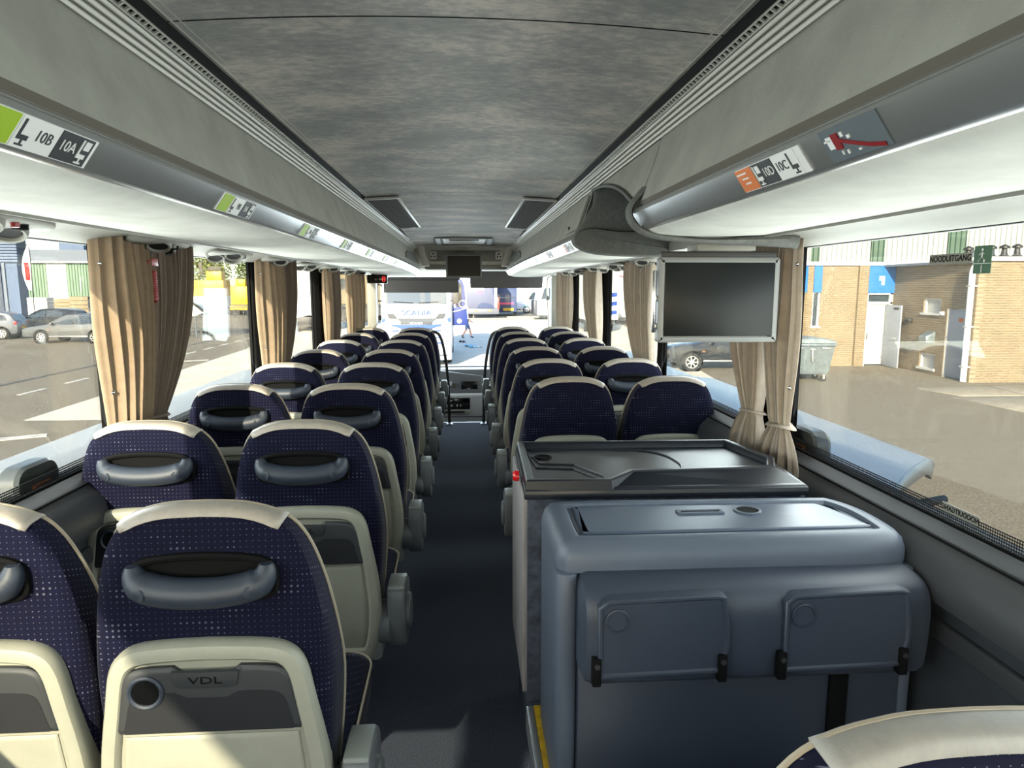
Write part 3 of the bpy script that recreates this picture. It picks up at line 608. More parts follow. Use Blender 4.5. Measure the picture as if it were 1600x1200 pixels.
# ------------------------------------------------------------------ coach seats
def mirror(h): return h + [(-x, z) for x, z in h[::-1] if abs(x) > 1e-6]
BACK = mirror(spline([(0, 1.092), (.075, 1.088), (.135, 1.068), (.172, 1.03), (.198, .955), (.216, .85), (.226, .73), (.220, .60), (.205, .46), (.20, .38)], 4))
def lean(u, v, d):
    k = 1.0
    if v > .70 and d > 0: k = 1-.70*min(1, (v-.70)/.39)**1.1
    return (u, d*k + (1.09-v)*.035, v)
SHELL = mirror(spline([(0, .836), (.10, .832), (.152, .819), (.182, .782), (.198, .70), (.214, .60), (.222, .49), (.212, .39), (.19, .33)], 4))
TABLE = mirror([(0, .770), (.040, .770), (.048, .777), (.062, .789)] + spline([(.062, .789), (.125, .786), (.150, .772), (.159, .748), (.167, .70), (.174, .660)], 3) + [(.170, .652)])
def build_seat(name, label, arm, handle=True, table=True, group=None, grey=False):
    s = thing(name, label, 'seat', (0, 0, 0), 0, group)
    obj('backrest', MB().slab(BACK, [(.055, .004), (.03, .0), (.012, .008), (.002, .022), (-.001, .06), (-.003, .115), (-.001, .135), (.02, .155), (.06, .165)], lean), 'moquette', s)
    # piping follows the front edge
    ring = MB().slab(BACK, [(-.005, .118)], lean, cap=False).v
    n = len(ring); keep = [p for p in ring if p[2] > .42]
    half = len(BACK)
    right = [p for p in ring if p[0] >= -1e-6]; left = [p for p in ring if p[0] < -1e-6]
    path = sorted(left, key=lambda p: p[2]) + sorted(right, key=lambda p: -p[2])
    path = [p for p in path if p[2] > .44]
    obj('piping', MB().tube(path, .0036, 6), 'piping', s)
    # leatherette cap over the top of the headrest
    idx = [i for i, (x, z) in enumerate(BACK) if abs(x) <= .146 and z > 1.0]
    seg = [BACK[i] for i in idx if BACK[i][0] < 0] ; seg = sorted([BACK[i] for i in idx], key=lambda p: p[0])
    seg = [(-.150, seg[0][1]-.006)] + seg + [(.150, seg[-1][1]-.006)]
    def capring(ins, d):
        out = []
        for i, (x, z) in enumerate(seg):
            nx, nz = x*.9, 1.0
            if abs(x) > .1: nx = x*4.0
            l = math.hypot(nx, nz); out.append(lean(x-nx/l*ins, z-nz/l*ins, d))
        return out
    prof = [(.015, .001), (.013, -.0035), (.007, -.002), (.001, .004), (-.003, .018), (-.005, .06), (-.007, .112), (-.005, .137), (.015, .158), (.04, .168)]
    obj('headrest_cap', MB().rings([capring(a, b) for a, b in prof], cap=False, closed=False), 'capgrey' if grey else 'cap', s, solid=.003)
    if handle:
        base = obj('handle_base', MB().slab(spline([(-.137, .958), (-.128, .985), (-.09, 1.0), (0, 1.006), (.09, 1.0), (.128, .985), (.137, .958), (.130, .924), (.08, .912), (0, .908), (-.08, .912), (-.130, .924)], 4, True), [(-.003, .012), (-.003, -.008), (.002, -.012), (.008, -.010), (.014, .0)], lean), 'black', s)
        pts = [(-.121, .990), (-.118, .968), (-.098, .949), (-.05, .940), (0, .938), (.05, .940), (.098, .949), (.118, .968), (.121, .990)]
        pts = spline(pts, 3); m = len(pts)
        rad = [(.012+.017*min(1, min(k, m-1-k)/5), .012+.019*min(1, min(k, m-1-k)/5)) for k in range(m)]
        g = obj('grab_handle', MB().tube([(x, -.014-.012*(1-(x/.124)**2)+(1.09-z)*.035, z) for x, z in pts], [(b, a) for a, b in rad], 12), 'handle', s)
        for sx in (-1, 1): obj('handle_plug', MB().lathe([(.012, .004), (.012, -.001), (.010, -.0016)], (sx*.098, -.0415, .946), (-sx*.55, 1, 0), 14), 'handle', g)
    sh = obj('back_shell', MB().slab(SHELL, [(.004, .03), (.0, .0), (.0, -.016), (.006, -.026), (.016, -.030), (.030, -.029), (.036, -.022), (.038, -.015)], lean), 'shell', s)
    if table:
        tb = obj('folding_table', MB().slab(TABLE, [(0, -.010), (0, -.024), (.004, -.028), (.010, -.029)], lean), 'table', s)
        obj('table_face', MB().slab([(x*.93, .655+(z-.655)*.64) for x, z in TABLE], [(0, -.026), (.002, -.0302)], lean), 'tabletop', tb)
        obj('name_tab', MB().slab([(-.064, .783), (.064, .783), (.058, .752), (.048, .747), (-.048, .747), (-.058, .752)], [(0, -.026), (.002, -.0325), (.006, -.0335)], lean), 'table', tb)
        text('lettering', 'VDL', .020, 'black', tb, lean(0, .7645, -.0338), (1, 0, 0), (0, 0, 1), .0008, sx=1.7)
        obj('cup_ring', MB().lathe([(.034, .004), (.034, -.004), (.030, -.007), (.026, -.004), (.025, .003)], lean(-.112, .742, -.029), (0, 1, 0), 20), 'handle', tb)
        obj('cup_recess', MB().lathe([(.026, .002), (.026, -.0022), (.02, -.0026)], lean(-.112, .742, -.029), (0, 1, 0), 18), 'blackgloss', tb)
    obj('recline_crease', MB().slab(mirror([(0, .640), (.164, .640), (.176, .52), (.174, .42), (.165, .36)]), [(0, -.010), (0, -.017), (.004, -.020), (.010, -.021)], lean), 'shell', s)
    obj('lower_cover', MB().prism(rrect(.44, .065, .018, 4, 0, .345), .02, .12), 'shellside', s, bevel=.004)
    cu = obj('cushion', MB().slab(rrect(.445, .46, .07, 6, 0, .375), [(.03, .33), (.004, .35), (0, .38), (0, .425), (.008, .452), (.035, .468), (.09, .474)], lambda u, v, d: (u, v, d+(v-.375)*.05)), 'moquette', s)
    rr = [(x, y, .447+(y-.375)*.05) for x, y in rrect(.449, .464, .072, 6, 0, .375)]
    obj('cushion_piping', MB().tube(rr+[rr[0]], .0034, 6, cap=False), 'piping', cu)
    fr = MB().bb(-.20, .20, .10, .16, .29, .33).bb(-.20, .20, .50, .55, .29, .33).bb(-.205, -.17, .10, .55, .285, .325).bb(.17, .205, .10, .55, .285, .325)
    obj('seat_frame', fr, 'dark', s, bevel=.006)
    obj('pedestal', MB().rings([[(a*x, .32+b*y, z) for a, b in ((-1, -1), (1, -1), (1, 1), (-1, 1))] for x, y, z in ((.055, .20, .002), (.055, .20, .02), (.035, .10, .06), (.035, .10, .22), (.06, .17, .29))]), 'dark', s, bevel=.006)
    if arm:
        S = arm
        prof = spline([(.0, .47), (.002, .53), (.02, .556), (.08, .560), (.13, .552), (.165, .52), (.165, .46), (.13, .39), (.085, .348), (.035, .35), (.006, .40)], 3, True)
        a = obj('armrest', MB().slab(prof, [(.010, -.030), (.003, -.026), (0, -.018), (0, .018), (.003, .026), (.010, .030)], lambda u, v, d: (S*(.268+d), u+.005, v)), 'armrest', s)
        obj('armrest_pad', MB().prism([(.012, .552), (.08, .558), (.125, .553), (.13, .558), (.08, .5655), (.016, .562)], S*.242, S*.294, axis='X'), 'shellside', a, bevel=.004)
        obj('pivot_cover', MB().lathe([(.066, 0), (.068, .01), (.068, .040), (.060, .050)], (S*.205, .065, .425), (S, 0, 0), 24), 'armrest', a)
        obj('pivot_disc', MB().lathe([(.056, 0), (.056, .010), (.050, .015)], (S*.296, .075, .455), (S, 0, 0), 24), 'armrest', a)
    return s

seats = {}
def put(proto, x, y, label, group):
    o = proto if proto.name not in seats else copy_tree(proto)
    seats[proto.name] = 1
    o.location = (x, y, 0); o['label'] = label; o['group'] = group
    return o
def place(proto, spots, lab, group):
    for i, (x, y) in enumerate(spots):
        o = proto if i == 0 else copy_tree(proto)
        o.location = (x, y, 0); o['label'] = lab(i); o['group'] = group
LY = [1.245+.79*i for i in range(8)]
LW = [1.265+.79*i for i in range(8)]
RY = [2.975+.776*i for i in range(6)]
A = build_seat('coach_seat', '', 1); B = build_seat('coach_seat', '', 0); D = build_seat('coach_seat', '', -1); E_ = build_seat('coach_seat', '', 0)
la = ('navy dotted seat with a half sunlit cream shell, nearest left of the aisle', 'navy dotted aisle seat on the left, second row from the camera', 'navy dotted aisle seat on the left, third row from the camera', 'navy dotted aisle seat on the left, fourth row from the camera', 'navy dotted aisle seat on the left, fifth row from the camera', 'navy dotted aisle seat on the left, sixth row from the camera', 'navy dotted aisle seat on the left, seventh row from the camera', 'navy dotted aisle seat on the left in the frontmost row')
place(A, [(-.478, y) for y in LY], lambda i: la[i], 'aisle seats on the left')
lb = ('sunlit navy window seat cut off by the left edge in the bottom corner',) + tuple('navy dotted seat by the left windows, %s row from the camera' % ordn(i) for i in range(1, 7)) + ('navy dotted seat by the left windows in the frontmost row',)
place(B, [(-.943, y) for y in LW], lambda i: lb[i], 'window seats on the left')
# right side: the pair behind the counter has no handle in its back
F1 = build_seat('coach_seat', 'dark navy aisle seat without back handle, directly beyond the black tray counter', -1, handle=False, table=False, group='aisle seats on the right'); F1.location = (.487, RY[0], 0)
F2 = build_seat('coach_seat', 'dark navy window seat without back handle, beyond the tray counter beside the right window', 0, handle=False, table=False, group='window seats on the right'); F2.location = (.95, RY[0], 0)
place(D, [(.487, y) for y in RY[1:]], lambda i: 'navy aisle seat on the right, %s row beyond the tray counter' % ordn(i+1) if i < 4 else 'navy aisle seat on the right in the frontmost row behind the grab pole', 'aisle seats on the right')
place(E_, [(.95, y) for y in RY[1:]], lambda i: 'navy window seat on the right, %s row beyond the tray counter' % ordn(i+1) if i < 4 else 'navy window seat on the right in the frontmost row', 'window seats on the right')
G = build_seat('coach_seat', 'grey capped headrest of a seat in the bottom right corner before the folding table unit', -1, handle=False, table=False, grey=True); G.location = (.50, .535, 0)

# ------------------------------------------------------------------ counter with black tray top (middle door partition)
c1 = thing('tray_counter', 'carpet covered counter with a black moulded tray top, beyond the folding table unit', 'counter', (.59, 2.10, .27))
ox, oy_, oz = .59, 2.10, .27
Lc = lambda u, v, d: (u-ox, v-oy_, d-oz)
obj('body', MB().bb(-.40, .42, -.235, .23, 0, .645), 'wallcarpet', c1, bevel=.004)
obj('side_panel', MB().bb(-.412, -.399, -.228, .225, .03, .64), 'sidepanel', c1, bevel=.002)
obj('tray_base', MB().slab([(.180, 1.853), (1.005, 1.842), (1.025, 2.08), (.965, 2.345), (.19, 2.358)], [(0, .900), (0, .925), (.004, .932)], Lc), 'traydk', c1, bevel=.004)
tray = [(.182, 1.856), (.43, 1.846), (.515, 1.935), (.96, 1.955), (1.01, 2.07), (.955, 2.335), (.192, 2.352)]
obj('tray_rim', MB().slab(tray, [(-.0, .925), (.003, .953), (.007, .957), (.020, .957), (.026, .953), (.032, .936)], Lc), 'traydk', c1)
obj('front_slope', MB().rings([[Lc(*p) for p in ((.43, 1.848, .926), (1.003, 1.838, .926), (.965, 1.956, .953), (.513, 1.938, .953))], [Lc(*p) for p in ((.43, 1.846, .915), (1.003, 1.836, .915), (.965, 1.97, .93), (.513, 1.95, .93))]]), 'traydk', c1)
obj('moulded_line', MB().tube([Lc(x, y, .9365) for x, y in spline([(.24, 2.30), (.42, 2.30), (.60, 2.27), (.68, 2.20), (.70, 2.08), (.68, 2.0)], 4)], .0045, 6), 'traydk', c1)
obj('moulded_line', MB().tube([Lc(x, y, .9365) for x, y in ((.235, 2.20), (.25, 2.11), (.36, 2.09), (.43, 1.96), (.43, 1.90))], .0045, 6), 'traydk', c1)
obj('moulded_line', MB().tube([Lc(x, y, .9365) for x, y in ((.222, 2.27), (.235, 2.06), (.35, 2.04), (.41, 1.92))], .004, 6), 'traydk', c1)
obj('cup_recess', MB().lathe([(.03, 0), (.03, .004), (.025, .005), (.022, .001)], Lc(.27, 2.19, .936), (0, 0, 1), 18), 'black', c1)
rb = obj('red_button', MB().lathe([(.017, 0), (.017, .012), (.012, .018)], (-.415, -.10, .66), (-1, 0, 0), 14), 'redlamp', c1)

# ------------------------------------------------------------------ grey unit with lid and two folding tables
U = thing('folding_table_unit', 'blue grey moulded cabinet with a recessed lid and two folding tables on its back', 'cabinet', (.66, 1.60, .27))
ux, uy, uz = .66, 1.60, .27
Lu = lambda u, v, d: (u-ux, v-uy, d-uz)
top = spline([(.228, 1.80), (.30, 1.825), (.62, 1.82), (.98, 1.81), (1.045, 1.79), (1.085, 1.70), (1.09, 1.58), (1.07, 1.495), (.98, 1.47), (.62, 1.472), (.30, 1.475), (.235, 1.495), (.222, 1.56), (.222, 1.72)], 4, True)
obj('top_moulding', MB().slab(top, [(.012, .835), (.0, .845), (0, .872), (.008, .897), (.022, .911), (.045, .916), (.056, .914), (.064, .904)], Lu), 'unit', U)
lidp = spline([(.302, 1.735), (.330, 1.765), (.62, 1.765), (.93, 1.758), (.985, 1.735), (1.022, 1.60), (1.015, 1.565), (.70, 1.56), (.33, 1.558), (.300, 1.58)], 4, True)
lid = obj('lid', MB().slab(lidp, [(0, .898), (0, .906), (.004, .909), (.012, .9095)], Lu), 'lid', U)
obj('latch_frame', MB().slab(rrect(.125, .036, .006, 3, .632, 1.692), [(0, .908), (0, .9125), (.004, .9135), (.010, .9135), (.012, .906)], Lu), 'unit', lid)
obj('latch_recess', MB().slab(rrect(.10, .018, .004, 3, .632, 1.692), [(0, .905), (0, .9105)], Lu), 'black', lid)
obj('cup_recess', MB().lathe([(.036, 0), (.036, .004), (.030, .005), (.028, -.002)], Lu(.762, 1.695, .909), (0, 0, 1), 20), 'unit', lid)
obj('cup_recess', MB().lathe([(.028, 0), (.028, .003), (.02, .003)], Lu(.762, 1.695, .9085), (0, 0, 1), 18), 'black', lid)
obj('side_post', MB().prism(rrect(.050, .34, .02, 4, .247-ux, 1.635-uy), 0, .575, axis='Z'), 'unit', U, bevel=.004)
obj('side_post', MB().prism(rrect(.04, .34, .015, 4, 1.075-ux, 1.635-uy), 0, .57, axis='Z'), 'unit', U, bevel=.004)
prof = spline([(1.50, .850), (1.44, .848), (1.395, .835), (1.372, .80), (1.368, .74), (1.372, .665), (1.385, .625), (1.43, .612), (1.50, .61)], 4)
obj('table_housing', MB().slab([(a, b) for a, b in prof], [(.03, -.40), (.008, -.392), (0, -.375), (0, .375), (.008, .392), (.03, .40)], lambda u, v, d: (d+.668-ux, u-uy, v-uz)), 'unitdk', U)
obj('lower_panel', MB().bb(.272-ux, 1.06-ux, 1.46-uy, 1.80-uy, 0, .36), 'unitdk', U, bevel=.006)
obj('wire_cover', MB().bb(.88-ux, .925-ux, 1.448-uy, 1.462-uy, .10, .33), 'black', U, bevel=.003)
for k, x0 in enumerate((.300, .715)):
    poly = [(x0, .650), (x0+.275, .655), (x0+.292, .715), (x0+.290, .765), (x0+.280, .832), (x0+.262, .838), (x0+.02, .832), (x0-.002, .815)]
    t = obj('folding_table', MB().slab(poly, [(0, .02), (0, -.006), (.003, -.009), (.008, -.009), (.012, -.005), (.016, -.005)], lambda u, v, d: (u-ux, 1.366+d-uy, v-uz)), 'unitdk', U)
    obj('cup_ring', MB().lathe([(.027, .004), (.027, -.003), (.0245, -.004), (.023, .002)], Lu(x0+.040, 1.360, .785), (0, 1, 0), 22), 'unitdk', t)
    for xx, dx in ((x0-.004, .008), (x0+.276, -.006)):
        hg = obj('hinge_bracket', MB().rings([[Lu(xx+a, 1.352+b, z) for a, b in ((-.010, 0), (.010, 0), (.010, .022), (-.010, .022))] for z in (.636, .700)]), 'black', t, bevel=.003)
        obj('hinge_pin', MB().lathe([(.006, 0), (.006, -.004)], Lu(xx, 1.352, .685), (0, 1, 0), 10), 'dark', hg)

# ------------------------------------------------------------------ curtains
def curtain(label, side, y0, y1, yt, wt, wh, m, folds=6, z_t=1.04, z_b=.868, seed=0, buttons=True, yb=None):
    rnd = random.Random(seed); ph = rnd.random()*6
    yb = yt if yb is None else yb; yc = (y0+y1)/2; w0 = (y1-y0)/2
    t = thing('curtain', label, 'curtain', (side*1.085, yc, z_b), 0, 'window curtains')
    ZT = 1.668
    def shape(v):
        z = ZT+(z_b-ZT)*v
        if z > z_t:
            f = (ZT-z)/(ZT-z_t); k = f**2.2
            return z, yc+(yt-yc)*f**1.6, w0+(wt-w0)*k, .024+.016*math.sin(PI*f)*.8
        f = (z_t-z)/(z_t-z_b); e = math.sin(min(1, f*1.15)*PI/2)
        return z, yt+(yb-yt)*f, wt+(wh-wt)*e, .016+.016*e
    def fn(u, v):
        z, c, w, a = shape(v)
        s = (u-.5)*2; fold = (math.sin(2*PI*folds*u+ph+.6*math.sin(5*u+ph)) + .45*math.sin(2*PI*folds*2.3*u+ph*2)) * (min(1, .25+u*2.2) if buttons else 1)
        hem = .006*math.sin(2*PI*folds*u*1.0+ph) if v > .985 else 0
        ramp = side*(.055*max(0, (.30-u)/.30) - .016) if buttons and side < 0 else 0
        return (side*(fold*a*.72) + ramp, c+s*w-yc+.006*math.sin(9*v+ph+6*u), z-z_b+hem)
    cl = obj('cloth', MB().grid(fn, folds*10, 34), m, t, solid=.0025)
    z, c, w, a = shape((ZT-z_t)/(ZT-z_b))
    band = [(side*(.030*math.cos(2*PI*k/24)), c-yc+(w+.006)*math.sin(2*PI*k/24), z_t-z_b+.004*math.sin(4*PI*k/24)) for k in range(25)]
    obj('tie_band', MB().tube(band, [(.014, .004)]*25, 8, cap=False), m, t)
    if buttons:
        e = .055 if side < 0 else .04
        for v in (.12, .62):
            z, c, w, a = shape(v)
            p = fn(e, v)
            obj('snap_button', MB().lathe([(.006, 0), (.006, .004), (.003, .006)], (p[0]-side*.004, p[1], p[2]), (-side, -.5, 0), 10), 'chrome', t)
    return t
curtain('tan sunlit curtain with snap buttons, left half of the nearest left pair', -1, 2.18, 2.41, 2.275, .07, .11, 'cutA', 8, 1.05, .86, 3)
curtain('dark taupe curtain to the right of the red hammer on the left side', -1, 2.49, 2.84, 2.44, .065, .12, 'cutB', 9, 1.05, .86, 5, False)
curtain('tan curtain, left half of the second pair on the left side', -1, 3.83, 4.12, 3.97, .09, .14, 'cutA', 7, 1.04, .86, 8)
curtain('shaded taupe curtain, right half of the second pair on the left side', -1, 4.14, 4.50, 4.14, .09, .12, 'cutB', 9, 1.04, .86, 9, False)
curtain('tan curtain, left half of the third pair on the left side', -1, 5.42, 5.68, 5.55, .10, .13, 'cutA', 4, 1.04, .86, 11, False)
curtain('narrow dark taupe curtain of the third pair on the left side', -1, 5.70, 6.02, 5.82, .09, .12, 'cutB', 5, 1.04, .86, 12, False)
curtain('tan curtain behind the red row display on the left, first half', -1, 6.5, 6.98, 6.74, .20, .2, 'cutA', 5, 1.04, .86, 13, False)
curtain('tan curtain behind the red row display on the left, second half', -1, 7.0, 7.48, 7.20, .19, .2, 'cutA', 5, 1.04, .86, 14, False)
curtain('taupe curtain gathered by a tie band, right of the large screen beside the cabinet', 1, 2.125, 2.35, 2.20, .055, .135, 'cutC', 5, 1.035, .865, 21, True, 2.215)
curtain('dark taupe curtain hanging behind the lower right corner of the large screen', 1, 2.36, 2.70, 2.43, .06, .12, 'cutC', 8, 1.045, .885, 22, False, 2.46)
curtain('taupe curtain, near half of the pair just left of the large screen', 1, 3.82, 4.10, 3.88, .09, .12, 'cutC', 7, 1.04, .86, 24, False)
curtain('darker taupe curtain, far half of the pair left of the large screen', 1, 4.11, 4.50, 4.06, .08, .12, 'cutC', 9, 1.04, .86, 25, False)
curtain('taupe curtain, near half of the middle pair on the right side', 1, 5.42, 5.70, 5.44, .09, .12, 'cutC', 7, 1.04, .86, 26, False)
curtain('narrow taupe curtain, far half of the middle pair on the right side', 1, 5.71, 6.06, 5.60, .09, .12, 'cutC', 5, 1.04, .86, 27, False)
curtain('taupe curtain near the front door on the right, near half', 1, 6.98, 7.35, 7.15, .15, .18, 'cutC', 4, 1.04, .86, 28, False)
curtain('taupe curtain near the front door on the right, far half', 1, 7.38, 7.9, 7.60, .2, .22, 'cutC', 5, 1.04, .86, 29, False)

# emergency hammer between the first left curtains
hm = thing('emergency_hammer', 'red emergency hammer with coiled cord between the first two left curtains', 'hammer', (-1.05, 2.43, 1.455))
obj('handle', MB().lathe([(.004, -.01), (.012, 0), (.012, .08), (.014, .09), (.010, .10)], (0, 0, 0), (0, 0, 1), 12), 'red', hm)
obj('head', MB().box((0, 0, .128), (.022, .05, .026)).lathe([(.009, 0), (.002, .016)], (0, .025, .128), (0, 1, 0), 10).lathe([(.009, 0), (.002, .016)], (0, -.025, .128), (0, -1, 0), 10), 'red', hm, bevel=.003)
obj('pin', MB().bb(-.012, -.006, -.006, .006, .10, .118), 'paper', hm)
obj('coiled_cord', MB().tube([(.013*math.cos(k*.8), .013*math.sin(k*.8), .002+.0007*k) for k in range(120)], .0018, 5), 'red', hm)
obj('hanging_cord', MB().tube([(0, 0, .14), (.001, .002, .17), (0, 0, .2)], .002, 6), 'dark', hm)

# ------------------------------------------------------------------ screens, row display, blinds
tv = thing('large_screen', 'large grey framed screen folded down from the right luggage rack', 'screen', (.834, 2.17, 1.612))
sy = [(0, 0), (0, .028)]
obj('housing', MB().slab(rrect(.395, .272, .008, 3, 0, -.155), [(.004, .042), (0, .036), (0, .002), (.003, 0), (.016, 0), (.018, .004)], lambda u, v, d: (u, d-.015, v)), 'tvframe', tv)
obj('screen_face', MB().slab(rrect(.360, .236, .003, 2, .002, -.153), [(0, .012), (0, -.0125), (.001, -.013)], lambda u, v, d: (u, d-.001, v)), 'screen', tv)
obj('hinge_bar', MB().bb(-.19, .19, -.006, .03, -.024, .0), 'dark', tv, bevel=.004)
obj('bracket', MB().bb(-.09, .10, -.05, .05, 0, .022).bb(-.05, .06, -.03, .05, .02, .034), 'panel', tv, bevel=.004)
obj('side_lever', MB().bb(-.212, -.200, .0, .014, -.26, -.06).bb(-.206, -.196, .0, .02, -.25, -.23).bb(-.206, -.196, .0, .02, -.16, -.14), 'chrome', tv, bevel=.003)
fs = thing('front_screen', 'small dark screen hanging from the front bulkhead above the aisle', 'screen', (0, 7.42, 1.72))
obj('housing', MB().slab(rrect(.385, .252, .012, 4), [(.02, .06), (.0, .05), (0, .006), (.004, 0), (.014, 0), (.016, .004)], lambda u, v, d: (u, d-.02, v)), 'felt', fs)
obj('screen_face', MB().prism(rrect(.345, .212, .004, 2), -.018, .0), 'screen', fs)
obj('mount', MB().bb(-.12, .12, .02, .17, .10, .15), 'panel', fs, bevel=.01)
ds = thing('row_display', 'black display box with a glowing red 8 beside the left front curtain', 'display', (-.905, 7.25, 1.578))
obj('housing', MB().bb(-.105, .105, 0, .05, -.043, .045), 'blackgloss', ds, bevel=.008)
mb = MB()
for q in ((0, .022, .022, .005), (0, 0, .022, .005), (0, -.022, .022, .005), (-.013, .011, .005, .02), (.013, .011, .005, .02), (-.013, -.011, .005, .02), (.013, -.011, .005, .02)):
    mb.box((.068+q[0], -.002, q[1]), (q[2], .004, q[3]))
obj('digit', mb, 'digit', ds, smooth=False)
obj('stem', MB().bb(-.06, .06, .01, .04, .045, .09), 'dark', ds)
for nm, x0, x1, z0, z1 in (('left', -1.0, -.075, 1.428, 1.588), ('right', .075, .985, 1.485, 1.685)):
    b = thing('roller_blind', 'dark roller blind lowered over the %s half of the windscreen' % nm, 'blind', ((x0+x1)/2, 8.6, z0))
    w = (x1-x0)/2
    obj('fabric', MB().bb(-w, w, -.003, .003, .01, z1-z0), 'dark', b)
    obj('hem_bar', MB().prism(rrect(2*w, .02, .009, 3, 0, .008), -.008, .008), 'dark', b)
    obj('roller', MB().tube([(-w-.02, 0, z1-z0+.012), (w+.02, 0, z1-z0+.012)], .020, 12), 'dark', b)
mc = thing('microphone_cord', 'thin black hanging cord with a small microphone by the left windscreen edge', 'cord', (-1.02, 8.3, 1.1))
obj('cord', MB().tube([(0, 0, .56), (0, .0, .3), (.003, 0, .10), (.002, 0, .03)], .004, 6), 'black', mc)
obj('microphone', MB().lathe([(.008, 0), (.02, .01), (.02, .045), (.008, .06)], (0, 0, 0), (0, 0, 1), 10), 'black', mc)
obj('bent_wire', MB().tube([(0, 0, .02), (-.03, 0, -.04), (-.07, 0, -.09)], .004, 6), 'black', mc)

# dashboard and front fittings
dsh = thing('dashboard', 'grey centre dashboard with black radio panels at the end of the aisle', 'dashboard', (0, 8.35, -.40))
obj('body', MB().prism([(-.16, 0), (-.20, .15), (-.22, .58), (-.17, .60), (-.12, .76), (.0, .89), (.36, .86), (.36, 0)], -1.08, 1.08, axis='X'), 'dashdk', dsh, bevel=.015)
obj('centre_console', MB().rings([[(x, y, z) for x, y in ((-.42, -.20), (-.40, -.27), (.18, -.27), (.27, -.22), (.29, -.10), (-.42, -.10))] for z in (.16, .62)]), 'dash', dsh, bevel=.025, seg=3)
obj('upper_console', MB().rings([[(-.42, -.20, .62), (.20, -.20, .62), (.28, -.1, .62), (-.42, .0, .62)], [(-.42, -.10, .90), (.20, -.10, .82), (.28, 0, .80), (-.42, .1, .90)]]), 'dashdk', dsh, bevel=.012)
obj('cover_moulding', MB().rings([[(.20, -.20, .62), (.30, -.12, .62), (.30, .1, .62), (.2, .1, .62)], [(.21, -.09, .81), (.31, -.03, .80), (.31, .15, .80), (.21, .15, .81)]]), 'dash', dsh, bevel=.012)
rp = obj('radio_panel', MB().bb(-.30, .055, -.282, -.262, .44, .575), 'blackgloss', dsh, bevel=.004)
for x, z, w in ((-.17, .545, .02), (-.21, .485, .02), (-.185, .485, .02), (-.16, .485, .02), (-.10, .485, .016), (-.06, .485, .016)): obj('switch', MB().bb(x-w/2, x+w/2, -.288, -.28, z-.010, z+.010), 'paper', rp)
obj('divider', MB().bb(-.10, -.094, -.285, -.28, .45, .57).bb(-.29, .05, -.285, -.28, .508, .513), 'dark', rp)
obj('slot_panel', MB().bb(-.30, .055, -.282, -.262, .385, .43), 'edge', dsh, bevel=.003)
obj('card_slot', MB().bb(-.25, -.01, -.287, -.28, .398, .418), 'slot', dsh)
obj('gap_line', MB().bb(-.38, .24, -.274, -.262, .34, .352), 'dashdk', dsh)
obj('red_switch', MB().box((-.125, -.165, .715), (.03, .02, .06)), 'groove', dsh, bevel=.004)
obj('dark_display', MB().box((.05, -.155, .71), (.20, .02, .10), Matrix.Rotation(-.3, 3, 'X')), 'blackgloss', dsh, bevel=.004)
obj('ticket_tray', MB().box((-.25, -.16, .73), (.18, .03, .05)), 'dash', dsh, bevel=.004)
ft = thing('front_step', 'dark step below the aisle end in front of the dashboard', 'step', (0, 7.78, -.40))
obj('tread', MB().bb(-.32, .32, -.28, .24, 0, .17), 'dashdk', ft, bevel=.01); obj('nosing', MB().bb(-.32, .32, -.285, -.26, .165, .176), 'alu', ft)
for s, nm, x in ((-1, 'left', -.235), (1, 'right', .262)):
    p = thing('grab_pole', 'dark curved grab pole at the front of the %s seat rows' % nm, 'pole', (x, 7.36, 0))
    obj('tube', MB().tube(spline([(s*-.06, 0, .0), (s*-.055, 0, .40), (s*-.03, 0, .70), (s*.02, .0, .95), (s*.10, .0, 1.02), (s*.30, 0, 1.03)], 5), .016, 10), 'dark', p)
    obj('foot', MB().lathe([(.04, 0), (.04, .008), (.02, .02)], (s*-.06, 0, 0), (0, 0, 1), 14), 'alu', p)
hr = thing('door_handrail', 'pale vertical handrail on the right front door post', 'handrail', (1.02, 8.35, .9))
obj('tube', MB().tube(spline([(.05, 0, .72), (.0, 0, .68), (.005, 0, .40), (.03, 0, .05), (.07, 0, .0)], 5), .015, 10), 'edge', hr)
obj('clamp', MB().box((.0, 0, .46), (.04, .04, .05)), 'dark', hr, bevel=.005)

# stickers on the right window
def sticker(name, label, pl, mm, txt, tm, xd, size, sx):
    o = thing(name, label, 'sticker', pl[0])
    obj('backing', MB().bb(-.0012, .0005, -pl[1]/2, pl[1]/2, -pl[2]/2, pl[2]/2), mm, o, smooth=False)
    if txt: text('lettering', txt, size, tm, o, (-.0016, 0, 0), xd, (0, 0, 1), .0002, sx=sx, bold=.0004)
    return o
X0 = 1.1745
sticker('exit_sticker', 'grey NOODUITGANG sticker high on the near right window', ((X0, 1.572, 1.566), .142, .024), 'stk', 'NOODUITGANG', 'black', (0, -1, 0), .0205, .90)
e = sticker('exit_sign', 'green emergency exit pictogram beside the sticker on the right window', ((X0, 1.468, 1.560), .052, .062), 'exitgreen', None, None, None, 0, 1)
e.location.x = X0
fig = MB()
def bar(y0, z0, y1, z1, r=.0022): fig.tube([(-.0022, y0, z0), (-.0022, y1, z1)], [(r, .0005)]*2, 6)
fig.lathe([(.0032, 0), (.0032, .0006)], (-.0022, 0, .022), (-1, 0, 0), 10)
for q in ((0, .017, .001, .006), (0, .017, -.007, .012), (0, .016, .008, .010), (.001, .006, -.007, .0), (-.007, .0, -.006, -.006), (.001, .006, .007, .0), (.007, 0, .011, -.004)): bar(*q)
